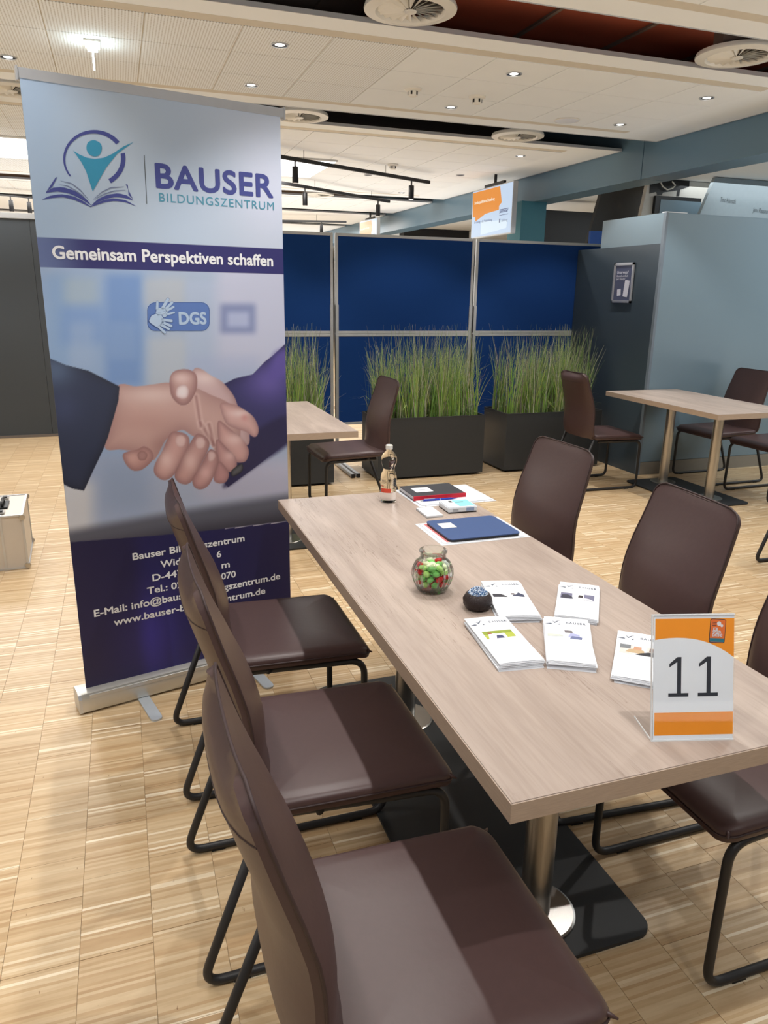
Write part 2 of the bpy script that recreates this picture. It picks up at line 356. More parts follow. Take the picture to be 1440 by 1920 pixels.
# ------------------------------------------------------------------ ceiling
ZC = 3.0
void = struct(MB().box(-14, 5.25, -5, 36, 3.62, 3.7).build('ceiling', voidm))
rafts = [(-.83, 1.2), (1.76, 3.79), (4.36, 6.40), (6.93, 11.38), (11.85, 13.70), (14.12, 16.35), (16.8, 24), (24.4, 35)]
XR = 4.87; XL = -13
tileP = None; tileW = None
for i, (a, b) in enumerate(rafts):
    mb = MB(); mb.box(XL, XR, a, b, ZC+.004, ZC+.022, 0)
    mb.box(XL, XR+.006, a-.006, a, ZC, ZC+.025, 1); mb.box(XL, XR+.006, b, b+.006, ZC, ZC+.025, 1); mb.box(XR, XR+.006, a, b, ZC, ZC+.025, 1)
    r = struct(mb.build('ceiling', [raftm, alu_lt]))
    if 1 <= i <= 4:
        MB().box(-3, 4.375, a+.2, b-.2, ZC+.0028, ZC+.004).build('tile_joint_shade', joint_shadem, r)
        rows = {1: 3, 2: 3, 3: 8, 4: 3}[i]; m0 = (b-a-rows*.4835)/2
        for j in range(rows):
            if i == 1 and j < 2: continue
            for k in range(13 if i != 1 else 10):
                x1 = 4.37-.5145*k; xc = x1-.257; yc = a+m0+(j+.5)*.4835
                pf = xc < 1.75 - .25*(i-2)
                key = pf
                src = tileP if pf else tileW
                if src is None:
                    o = MB().box(-.2540, .2540, -.2385, .2385, -.001, .005).build('ceiling_tile', perf if pf else tilem, r)
                    if pf: tileP = o
                    else: tileW = o
                else:
                    o = src.copy(); COL.objects.link(o); o.parent = r
                o.location = (xc, yc, ZC)
# ducts above the open joints
for nm, x0, x1, y0, y1 in (('rust brown duct above the near ceiling joint', 1.55, 4.85, 3.2, 5.5), ('grey brown duct above the near ceiling joint', -1.2, 1.5, 3.2, 5.5)):
    d = thing('air_duct', nm, 'duct', (0, 0, 0))
    mb = MB(); mb.box(x0, x1, y0, y1, 3.2, 3.6); mb.build('duct_body', ductm if x0 > 1 else voidm, d)
    for k in range(5):
        xx = x0+(k+.5)*(x1-x0)/5; MB().box(xx-.012, xx+.012, y0-.01, y1+.01, 3.185, 3.6).build('flange', voidm, d)
# light fittings
glow = mat('lamp_glow', (1, 1, 1, 1), .5, noise=0, emit=(1, .96, .88, 1), es=6)
glow_w = mat('luminous_panel', (1, 1, 1, 1), .5, noise=0, emit=(.97, .98, 1, 1), es=3.0)
dl = None
spots_seen = [((1.02,4.9),1,'front row above the banner, on perforated tile'), ((2.57,4.91),1,'front row beside the widest plain tiles'), ((4.14,4.92),1,'nearest the blue beam in the front row'), ((-.53,5.79),1,'at the picture edge beside the banner top'), ((1.01,5.86),1,'second row above the banner'), ((2.56,5.9),1,'second row behind the smoke detectors'), ((4.11,5.9),1,'second row before the blue beam'),
    ((4.08,7.55),1,'beyond the second air diffuser near the blue beam'), ((4.06,9.0),0,'unlit, near the top of the hanging screen'), ((3.03,9.45),0,'unlit, between track light and beam'), ((3.99,10.87),1,'lit, beside the end of the track light')]
for (x, y), lit, nm in spots_seen:
    if dl is None:
        t = thing('downlight', 'small round recessed downlight, '+nm, 'ceiling light', (x, y, ZC-.002), 0, 'recessed ceiling downlights')
        MB().lathe([(.052, 0), (.052, -.005), (.046, -.006), (.0455, -.001)], 24, cap=False).build('trim_ring', alu, t, smooth=True)
        MB().lathe([(.0455, -.002), (.028, -.0012)], 24, cap=False).build('black_baffle', black, t)
        MB().lathe([(.028, -.0012), (.0001, -.0012)], 20, cap=False).build('lens', glow, t); dl = t
    else:
        t = dup(dl, (x, y, ZC-.002), 0, 'small round recessed downlight, '+nm)
        if not lit:
            for c in t.children:
                if c.name.startswith('lens'):
                    c.data = c.data.copy(); c.data.materials.clear(); c.data.materials.append(black)
# swirl diffusers
vm = mat('diffuser_white', srgb(226, 224, 216), .35, noise=.02)
t = thing('air_diffuser', 'round white swirl diffuser in the nearest joint, cut by the top edge', 'ceiling vent', (1.525, 4.075, ZC-.015), 0, 'round white swirl diffusers')
dm = MB(); dm.lathe([(.165, .03), (.17, .005), (.18, -.004), (.236, .004), (.238, .012), (.232, .03)], 48, cap=False).build('diffuser_ring', vm, t, smooth=True)
MB().lathe([(.168, .05), (.0001, .05)], 32, cap=False).build('dark_throat', blackwall, t)
MB().lathe([(.034, .0), (.030, -.006), (.0001, -.006)], 24, cap=False).build('hub', vm, t, smooth=True)
MB().box(-.12, .12, -.12, .12, .05, .17).build('plenum_box', voidm, t)
v0 = None
for k in range(20):
    if v0 is None:
        mb = MB(); mb.add([(.032, -.004, 0), (.166, -.014, .002), (.166, .034, .03), (.032, .006, .014)], [(0, 1, 2, 3)]); mb.add([(.032, -.004, .002), (.166, -.014, .004), (.166, .034, .032), (.032, .006, .016)], [(3, 2, 1, 0)])
        v = mb.build('vane', vm, t); v0 = v
    else: v = v0.copy(); COL.objects.link(v); v.parent = t
    v.rotation_euler = (0, 0, 2*math.pi*k/20)
for x, y, nm in ((3.60, 4.06, 'in the nearest joint beside the rust brown duct'), (1.54, 6.66, 'in the second joint beside the banner top corner'), (3.56, 6.66, 'in the second joint towards the blue beam'), (-.6, 6.66, 'in the second joint, half behind the banner'), (2.95, 11.62, 'in the third joint, far away, seen flat'), (2.4, 13.9, 'in the fourth joint, farthest away')):
    dup(t, (x, y, ZC-.015), .3*x, 'round white swirl diffuser '+nm)
# smoke detectors, speaker
sd = thing('smoke_detector', 'white smoke detector on a plain tile, the one nearer the banner', 'smoke detector', (2.09, 5.50, ZC), 0, 'white smoke detectors')
MB().lathe([(.062, 0), (.062, -.012), (.05, -.02), (.0001, -.02)], 24, cap=False).build('base', white, sd, smooth=True)
MB().lathe([(.034, -.02), (.034, -.045), (.026, -.055), (.0001, -.057)], 20, cap=False).build('sensor', white, sd, smooth=True)
for k in range(5):
    a = k*2*math.pi/5; MB().box(-.006, .006, -.003, .003, -.046, -.024, M=Matrix.Rotation(a, 4, 'Z') @ Matrix.Translation((0, .034, 0))).build('slot', black, sd)
dup(sd, (2.60, 5.52, ZC), .7, 'white smoke detector with a small red tab beside a downlight'); dup(sd, (3.05, 8.6, ZC), 0, 'white smoke detector on the second ceiling field above the track light')
sp = thing('ceiling_speaker', 'round flat white ceiling speaker in the plain tiles', 'speaker', (3.62, 5.94, ZC))
MB().lathe([(.10, 0), (.10, -.006), (.088, -.010), (.0001, -.012)], 32, cap=False).build('grille', mat('pale_grille', srgb(222, 228, 238), .6, noise=.05, scale=400), sp, smooth=True)
MB().lathe([(.101, 0), (.106, -.004), (.100, -.008)], 32, cap=False).build('rim', white, sp, smooth=True)
# exit light
ex = thing('exit_light', 'glowing white exit light with a thin hanging blade above the banner', 'emergency light', (-.02, 5.30, ZC))
glow_x = mat('exit_glow', (1, 1, 1, 1), .5, noise=0, emit=(.82, .97, 1, 1), es=7)
MB().box(-.045, .045, -.09, .09, -.012, 0, b=.003).build('mounting_plate', white, ex)
MB().box(-.028, .028, -.06, .06, -.03, -.012).build('lamp_body', glow_x, ex)
MB().box(-.0045, .0045, -.012, .012, -.14, -.03).build('glowing_blade', glow_x, ex)
_e = bpy.data.lights.new('exit_lamp', 'POINT'); _e.energy = 1.6; _e.color = (.75, .95, 1); _e.shadow_soft_size = .04
_eo = bpy.data.objects.new('exit_lamp', _e); COL.objects.link(_eo); _eo.location = (-.02, 5.26, 2.93)
# luminous ceiling panels
for x, y, nm in ((1.8, 9.24, 'bright square luminous panel beside the banner above the track light'), (-1.3, 9.24, 'bright square luminous panel at the picture edge behind the spotlights')):
    t = thing('light_panel', nm, 'ceiling light', (x, y, ZC)); MB().box(-.61, .61, -.64, .64, -.02, -.002, b=.004).build('panel_frame', white, t); MB().box(-.59, .59, -.62, .62, -.024, -.0202).build('diffuser_sheet', glow_w, t)
# track lights
def track(a, b, z, sp_at, nm, gname):
    d = Vector((b[0]-a[0], b[1]-a[1], 0)); L_ = d.length; ang = math.atan2(d.y, d.x)
    t = thing('lighting_track', 'black ceiling lighting track '+nm, 'track light', (a[0], a[1], z), ang)
    MB().box(0, L_, -.018, .018, -.018, .018, b=.003).build('rail', black, t)
    k = 0
    while k*1.2+.2 < L_:
        MB().tube([(k*1.2+.2, 0, .018), (k*1.2+.2, 0, ZC-z)], .003, 6).build('suspension_wire', black, t); k += 1
    for f, lit, snm in sp_at:
        p = Vector((a[0], a[1], z))+d*f
        s = thing('track_spotlight', 'black cylinder spotlight hanging '+snm, 'spotlight', (p.x, p.y, z-.018), random.uniform(0, 1), gname)
        MB().tube([(0, 0, 0), (0, 0, -.05)], .010, 8).build('stem', black, s)
        MB().lathe([(.030, -.05), (.032, -.055), (.032, -.20), (.028, -.205)], 20).build('lamp_head', black, s, smooth=True)
        MB().lathe([(.026, -.2055), (.0001, -.2055)], 16, cap=False).build('lens', glow if lit else alu, s)
G_ = 'black spotlights on the ceiling tracks'
track((-.4, 7.02), (3.68, 9.05), 2.9, ((.545, 0, 'in front of the luminous panel'), (.93, 1, 'near the free end of the nearest track')), 'running from the banner towards the blue beam', G_)
track((-.6, 8.1), (3.90, 11.13), 2.9, ((.665, 0, 'tilted on the middle track'), (.95, 0, 'at the far end of the middle track')), 'thinner, behind and below the nearest one', G_)
track((1.2, 15.4), (4.2, 14.4), 2.88, ((.57, 0, 'on the farthest track beyond the pinboards'), (.85, 1, 'on the farthest track, glowing brightly')), 'farthest away just above the pinboards', G_)
track((-3.5, 7.25), (-.75, 7.0), 2.93, ((.88, 0, 'at the picture edge beside the banner'),), 'at the picture edge beside the banner', G_)
track((-4.2, 11.3), (-.9, 13.2), 2.9, ((.68, 0, 'far behind the dark partition'), (.86, 0, 'far behind the partition near the banner'), (.93, 0, 'far behind the partition touching the banner edge')), 'far behind the dark partition', G_)

# ------------------------------------------------------------------ beam, right room, walls
struct(MB().box(4.885, 5.20, -4, 6.585, 2.705, 3.62).build('trim_1', beamm)); struct(MB().box(4.885, 5.20, 6.597, 35, 2.705, 3.62).build('trim_2', beamm))
struct(MB().box(5.2, 17, -4, 35, 2.96, 3.05).build('ceiling_right', raftm))
struct(MB().box(-13.2, 17.5, 35, 35.2, 0, 3.7).build('wall_back', mat('far_wall', srgb(205, 198, 188), .8)))
struct(MB().box(-13.4, -13.2, -4, 35, 0, 3.7).build('wall_left', mat('side_wall', srgb(200, 194, 184), .8)))
struct(MB().box(17, 17.2, -4, 35, 0, 3.7).build('wall_right', mat('servery_wall', srgb(120, 124, 126), .8)))
struct(MB().box(4.72, 5.06, 8.62, 8.95, 0, 2.705).build('trim_3', teal))
# dark partition on the left
p = thing('partition_wall', 'long anthracite partition wall with a grey top rail beside the banner', 'partition', (0, 9.06, 0))
for k in range(4): MB().box(-5.3+k*1.5, -3.803+k*1.5, 0, .06, .03, 2.29).build('partition_panel', darkwall, p)
MB().box(-5.32, .7, -.012, .075, 2.29, 2.345, b=.004).build('top_rail', mat('grey_rail', srgb(190, 192, 194), .4, metal=.3), p)
MB().box(-5.32, .7, -.01, .07, 0, .03).build('bottom_rail', mat('grey_plinth', srgb(120, 112, 106), .6), p)

# kiosk box
k = thing('kiosk_cabin', 'tall blue grey laminate cabin with shade painted on one side behind the tables', 'cabin', (4.51, 5.68, 0))
MB().box(.02, 6, .0, .9, .12, 2.31, b=.003).build('front_panel', kiosk, k)
MB().box(0, .0195, -.001, .92, 2.06, 2.31).build('upper_side_panel', kiosk, k)
MB().box(-.004, .0195, .03, 1.3, .0, 2.06).build('shade_painted_side_panel', kiosk_shaded, k)  # shade on the lower side wall, painted in as a darker panel
MB().box(-.006, .0195, -.006, .028, 0, 2.31).build('corner_post', mat('grey_corner', srgb(112, 124, 136), .4), k)
MB().box(.02, 6, -.006, .05, 0, .118).build('skirting', basem, k)
MB().box(.0, .22, .005, .06, 2.311, 2.318).build('paper_strip', paper, k)
# poster on the kiosk
po = thing('framed_poster', 'small silver framed dark poster on the shade-painted side of the cabin', 'poster', (4.505, 6.17, 1.734))
MB().box(-.012, 0, -.14, .14, -.18, .18).build('backing', mat('poster_blue', srgb(84, 90, 116), .3), po)
for a in ((-.15, .15, .155, .18), (-.15, .15, -.18, -.155), (-.15, -.125, -.18, .18), (.125, .15, -.18, .18)):
    MB().box(-.022, -.004, a[0], a[1], a[2], a[3], b=.004).build('frame_rail', alu, po)
PM = Matrix(((0, 0, -1, -.0135), (-1, 0, 0, 0), (0, 1, 0, 0), (0, 0, 0, 1)))
pw = mat('poster_print', srgb(206, 210, 226), .5)
text('Unterwegs?', .034, pw, PM @ Matrix.Translation((-.10, .085, 0)), po, .02, width=.17)
text('Bestell einfach', .026, pw, PM @ Matrix.Translation((-.10, .055, 0)), po, .01, width=.17)
text('per Handy!', .026, pw, PM @ Matrix.Translation((-.10, .028, 0)), po, .01, width=.13)
R_ = Matrix.Rotation(-.12, 4, 'Z')
flat([rrect(.07, .15, .008, 3)], pw, PM @ Matrix.Translation((.06, -.05, 0)) @ R_, po, 'printed_phone'); flat([rrect(.055, .06, .004, 3)], pw, PM @ Matrix.Translation((-.045, -.085, 0)) @ Matrix.Rotation(.1, 4, 'Z'), po, 'printed_tag')

# servery things beyond the beam
def slab(nm, lab, cat, pts, y, m, d=.05, tilt=0, floor=False):
    pts = [(x, min(z, 2.955)) for x, z in pts]
    if floor: pts = pts[:2]+[(x, 0) for x, z in pts[2:]]
    t = thing(nm, lab, cat, (0, y, 0)); mb = MB(); n = len(pts)
    mb.add([(x, 0, z) for x, z in pts]+[(x, d, z) for x, z in pts], [tuple(range(n)), tuple(range(n, 2*n))[::-1]]+[((i+1) % n, i, n+i, n+(i+1) % n) for i in range(n)])
    mb.build('panel', m, t); return t
def px(x, y, Y):   # picture measurement to the upright plane at depth Y
    d = FW*CF+RT*(x-720)+UP*(960-y); s = Y/d.y; return (d.x*s, CH+d.z*s)
def pp(pts, Y): return [px(x, y, Y) for x, y in pts]
slab('bulkhead', 'black bulkhead of the servery beside the teal pillar', 'bulkhead', pp([(985, 391), (1120, 399), (1112, 470), (980, 470)], 10.2), 10.2, blackwall, .3, floor=True)
slab('bulkhead', 'far black bulkhead low behind the middle pinboard', 'bulkhead', pp([(758, 429), (880, 432), (880, 470), (758, 470)], 16), 16, blackwall, .3, floor=True)
dk = mat('brown_black_board', srgb(58, 56, 54), .5)
slab('menu_board', 'tall slanted brown black board beside the teal pillar', 'board', pp([(1131, 350), (1222, 330), (1196, 470), (1097, 470)], 8.4), 8.4, dk, .06)
slab('menu_board', 'narrow blue board glimpsed behind the end of the pinboards', 'board', pp([(1108, 433), (1136, 433), (1134, 470), (1104, 470)], 8.3), 8.3, mat('royal_blue_board', srgb(28, 84, 170), .5), .04, floor=True)
wb = slab('menu_board', 'slanted white board with a black screen bracket above the cabin', 'board', pp([(1217, 335), (1337, 325), (1308, 420), (1196, 430)], 8.0), 8.0, mat('white_board', srgb(212, 208, 200), .6), .06)
MB().add([(x, -.004, z) for x, z in pp([(1218, 345), (1293, 332), (1292, 350), (1275, 356), (1273, 368), (1268, 368), (1270, 357), (1243, 361), (1240, 366), (1232, 366), (1230, 360), (1217, 363)], 8.0)], [tuple(range(12))]).build('screen_bracket', black, wb)
MB().box(*[px(1222, 398, 8)[0], px(1307, 398, 8)[0]], -.05, -.005, px(1250, 402, 8)[1], px(1250, 369, 8)[1]).build('small_screen', black, wb)
MB().box(*[px(1231, 398, 8)[0], px(1307, 398, 8)[0]], -.055, -.0505, px(1250, 402, 8)[1], px(1250, 376, 8)[1]).build('screen_glass', kiosk, wb)
c0 = [px(x, y, 8.0) for x, y in ((1235, 340), (1238, 350), (1246, 357), (1255, 354), (1259, 349), (1252, 342))]
MB().tube([(x, -.03-.01*i, z) for i, (x, z) in enumerate(c0)], .008, 6).build('loose_cable', white, wb)
gb = slab('menu_board', 'large slanted glossy grey blue board with small lettering above the cabin', 'board', pp([(1342, 332), (1520, 344), (1520, 425), (1308, 412)], 7.6), 7.6, mat('glossy_grey_blue', srgb(150, 162, 168), .15), .05)
GM = Matrix(((1, 0, 0, 0), (0, 0, -1, -.004), (0, 1, 0, 0), (0, 0, 0, 1)))
gt = mat('grey_lettering', srgb(90, 98, 104), .5)
for s_, x_, y_ in (('Timo Adamczik', 1350, 378), ('Jens Plassma', 1411, 397)):
    a = px(x_, y_, 7.6); text(s_, .075, gt, GM @ Matrix.Translation((a[0], a[1], 0)) @ Matrix.Rotation(-.05, 4, 'Z'), gb, width=.23)

# hanging screens
def screen(loc, w, h, lab, rz=0):
    t = thing('hanging_screen', lab, 'screen', loc, rz)
    MB().box(-.02, .04, -w/2-.012, w/2+.012, -h/2-.012, h/2+.012, b=.004).build('bezel', alu_lt, t)
    MB().tube([(.02, 0, h/2), (.02, 0, ZC-loc[2])], .018, 10).build('ceiling_pole', black, t)
    MB().box(.0, .035, -.25, .25, h/2, h/2+.05).build('mount', black, t)
    em = lambda n, c, s=.85: mat(n, (0, 0, 0, 1), .3, noise=0, emit=c, es=s)
    M = Matrix(((0, 0, -1, -.0215), (-1, 0, 0, 0), (0, 1, 0, 0), (0, 0, 0, 1)))
    q = lambda pts: [[((a-.5)*w, (.5-b)*h) for a, b in p_] for p_ in pts]
    flat(q([[(0, 0), (1, 0), (1, 1), (0, 1)]]), em('screen_sky', srgb(196, 216, 240)), M, t, 'display')
    flat(q([[(.0, .02), (.70, .02), (.76, .36), (.70, .42), (.70, .50), (.36, .53), (.10, .66), (.09, .56), (.02, .55)]]), em('screen_orange', srgb(232, 140, 30)), M, t, 'orange_field', .0008)
    flat(q([[(.26, .68), (.92, .74), (.90, .90), (.26, .97)]]), em('screen_pale', srgb(222, 238, 250)), M, t, 'pale_field', .0008)
    wt = em('screen_white', srgb(250, 240, 220)); dkt = em('screen_blue_ink', srgb(80, 90, 130))
    text('Sonderqualifizierte Einstellung', .05, wt, M @ Matrix.Translation((-.44*w, .22*h, .0016)), t, .02, width=w*.52)
    text('Ihr Einstieg in die Weiterbildung', .04, dkt, M @ Matrix.Translation((-.42*w, -.2*h, .0016)), t, .01, width=w*.46)
    text('jobcenter', .05, dkt, M @ Matrix.Translation((.22*w, -.07*h, .0016)), t, .04, width=w*.2)
    flat(q([[(.72, .50), (.93, .50), (.93, .515), (.72, .515)], [(.72, .615), (.93, .615), (.93, .625), (.72, .625)], [(.72, .69), (.75, .69), (.75, .77), (.72, .77)]]), dkt, M, t, 'logo_bars', .0016)
    text('Bildung', .045, dkt, M @ Matrix.Translation((.28*w, -.26*h, .0016)), t, 0, width=w*.14)
    return t
screen((4.42, 8.80, 2.585), 1.06, .545, 'bright hanging screen with an orange speech field above the pinboards')
screen((4.42, 13.7, 2.61), 1.0, .5, 'small far hanging screen seen at a slant above the middle pinboard')

# ------------------------------------------------------------------ blue pinboards
def pinboard(x0, x1, lab, ff=(.72, .72)):
    t = thing('pinboard', lab, 'pinboard', (x0, 7.0, 0), 0, 'blue pinboards on aluminium posts')
    w = x1-x0
    for z0, z1 in ((1.233, 2.13), (.36, 1.2325)):
        f = MB().box(.02, w-.02, -.012, .012, z0+.02, z1-.02).build('felt_panel', felt, t)
        for a in ((.0, .026, z0, z1), (w-.026, w, z0, z1)): MB().box(a[0], a[1], -.017, .017, a[2], a[3], b=.003).build('frame_rail', alu_lt, t)
        for a in ((z0, z0+.026), (z1-.026, z1)): MB().box(.027, w-.027, -.017, .017, a[0], a[1], b=.003).build('frame_rail', alu_lt, t)
    for xx, fl_ in ((.015, ff[0]), (w-.015, ff[1])):
        MB().box(xx-.015, xx+.015, -.021, .021, .03, 1.50, b=.003).build('post', alu, t)
        MB().box(xx-.016, xx+.016, -fl_, .35, .004, .034, b=.003).build('foot', alu_lt, t)
        MB().box(xx-.0155, xx+.0155, -fl_-.013, -fl_, .002, .036).build('foot_cap', black, t)
    return t
pinboard(.50, 1.908, 'blue pinboard partly hidden behind the banner')
pinboard(1.930, 3.338, 'blue pinboard in the middle behind the central planter', (.72, .40))
pinboard(3.360, 4.85, 'blue pinboard next to the tall blue grey cabin', (.40, .40))

# ------------------------------------------------------------------ planters with grass
gm = bpy.data.materials.new('grass_blades'); gm.use_nodes = True
_nt = gm.node_tree; _b = _nt.nodes['Principled BSDF']; _b.inputs['Roughness'].default_value = .55
_at = _nt.nodes.new('ShaderNodeAttribute'); _at.attribute_name = 'Col'; _nt.links.new(_at.outputs['Color'], _b.inputs['Base Color'])
def grass(w, d, parent, n, seed):
    rnd = random.Random(seed); V = []; F = []; C = []
    pal = [srgb(132, 170, 66), srgb(112, 152, 58), srgb(160, 190, 92), srgb(92, 128, 54), srgb(166, 174, 108), srgb(118, 160, 84)]
    dry = [srgb(196, 198, 176), srgb(160, 160, 134), srgb(122, 120, 100)]
    nc = 64; cl = [(rnd.uniform(.06, w-.06), rnd.uniform(.06, d-.06)) for _ in range(nc)]
    for i in range(n):
        cx, cy = cl[rnd.randrange(nc)]
        x = min(max(cx+rnd.gauss(0, .03), .03), w-.03); y = min(max(cy+rnd.gauss(0, .02), .03), d-.03)
        r = rnd.random(); stray = rnd.random() < .10
        h = rnd.uniform(.35, .66) if r < .78 else rnd.uniform(.6, .86)
        lean = rnd.uniform(0, .19) if not stray else rnd.uniform(.15, .34)
        if stray: h = rnd.uniform(.15, .45)
        a = rnd.uniform(0, 2*math.pi); dx, dy = math.cos(a), math.sin(a)
        if y > d*.6 and dy > 0: dy = -dy
        wd = rnd.uniform(.0024, .0056); pa = rnd.uniform(0, math.pi); wx, wy = math.cos(pa)*wd, math.sin(pa)*wd*.6
        k0 = len(V); seg = 4; kink = rnd.random() < .2; base = rnd.choice(pal) if rnd.random() < .72 else rnd.choice(dry)
        tipc = rnd.choice(dry)
        for s in range(seg+1):
            t = s/seg; L_ = lean*(t**1.7); zz = .50+h*t
            if stray: zz = .50+h*(t-.45*t*t*rnd.uniform(.6, 1.2))
            if kink and s == seg: zz -= h*.16; L_ += .05
            ww = (1-t*.85); px_, py_ = x+dx*L_+rnd.uniform(-.003, .003), y+dy*L_
            V += [(px_-wx*ww, py_-wy*ww, zz), (px_+wx*ww, py_+wy*ww, zz)]
            c = [base[j]*(1-max(0, t-.55)*1.6*.6)+tipc[j]*max(0, t-.55)*1.6*.6 for j in range(3)]+[1]; C += [c, c]
        for s in range(seg): q = k0+2*s; F.append((q, q+1, q+3, q+2))
    me = bpy.data.meshes.new('grass'); me.from_pydata(V, [], F)
    ca = me.color_attributes.new('Col', 'FLOAT_COLOR', 'POINT'); ca.data.foreach_set('color', np.array(C, dtype=np.float32).ravel())
    me.materials.append(gm); o = bpy.data.objects.new('grass', me); COL.objects.link(o); o.parent = parent; o['kind'] = 'stuff'; return o
soil = mat('dark_soil', srgb(54, 46, 38), .95, noise=.4, scale=60, bump=.6)
def planter(x, y, lab, seed, w=1.03, d=.47):
    t = thing('planter', lab, 'planter', (x, y, 0), 0, 'anthracite planters filled with tall grass'); h = .55; e = .015
    mb = MB(); mb.box(0, w, 0, e, .02, h); mb.box(0, w, d-e, d, .02, h); mb.box(0, e, e, d-e, .02, h); mb.box(w-e, w, e, d-e, .02, h); mb.box(e, w-e, e, d-e, .02, .05)
    mb.build('trough', anthr, t)
    mb = MB(); r = .012
    for a in ((-.002, w+.002, -.002, r), (-.002, w+.002, d-r, d+.002), (-.002, r, r, d-r), (w-r, w+.002, r, d-r)): mb.box(*a, h, h+.006)
    mb.build('rim', anthr, t)
    MB().box(.04, w-.04, .04, d-.04, 0, .02).build('plinth', rubber, t)
    MB().box(e, w-e, e, d-e, .46, .505).build('soil', soil, t)
    grass(w, d, t, 1650, seed)
planter(.635, 6.09, 'anthracite grass planter half hidden behind the banner and far table', 1)
planter(2.07, 6.10, 'anthracite grass planter in the middle, behind the water bottle', 2)
planter(3.325, 6.10, 'anthracite grass planter in front of the tall cabin', 3)

# ------------------------------------------------------------------ tables
def table(lab, loc, w, L_, cols, plate, rz=0):
    t = thing('table', lab, 'table', loc, rz)
    MB().box(0, w, 0, L_, .760, .80, b=.0015).build('tabletop', oak, t)
    e = .0012
    mb = MB()
    for a in ((-e, w+e, -e, 0), (-e, w+e, L_, L_+e), (-e, 0, 0, L_), (w, w+e, 0, L_)): mb.box(*a, .7605, .7985)
    mb.build('edge_band', oak_edge, t)
    MB().prism(rrect(plate[1]-plate[0], plate[3]-plate[2], .05, 6, (plate[0]+plate[1])/2, (plate[2]+plate[3])/2), .002, .012).build('base_plate', mat('black_base_plate', srgb(40, 41, 42), .5, noise=.08), t)
    for cx, cy in cols:
        c = MB().lathe([(.040, .018), (.040, .752)], 32, (cx, cy, 0)).build('column', steel, t, smooth=True)
        MB().lathe([(.108, .012), (.108, .017), (.102, .0195), (.0001, .020)], 40, (cx, cy, 0), cap=False).build('cover_disc', steel, t)
        MB().box(cx-.17, cx+.17, cy-.03, cy+.03, .750, .760).build('mounting_bracket', black_steel, t)
    return t
table('long limed oak table carrying the number sign and brochures', (.555, .9195, 0), .7535, 1.968, ((.385, .481), (.385, 1.481)), (.105, .655, .32, 1.81))
table('limed oak table beside the tall cabin, on two steel columns', (4.055, 4.288, 0), .7535, 1.385, ((.475, .494), (.475, 1.074)), (.165, .70, .264, 1.21), -.012)
table('limed oak table between the banner and the central planter', (.575, 4.300, 0), .7535, 1.33, ((.377, .40), (.377, .95)), (.105, .655, .20, 1.14))

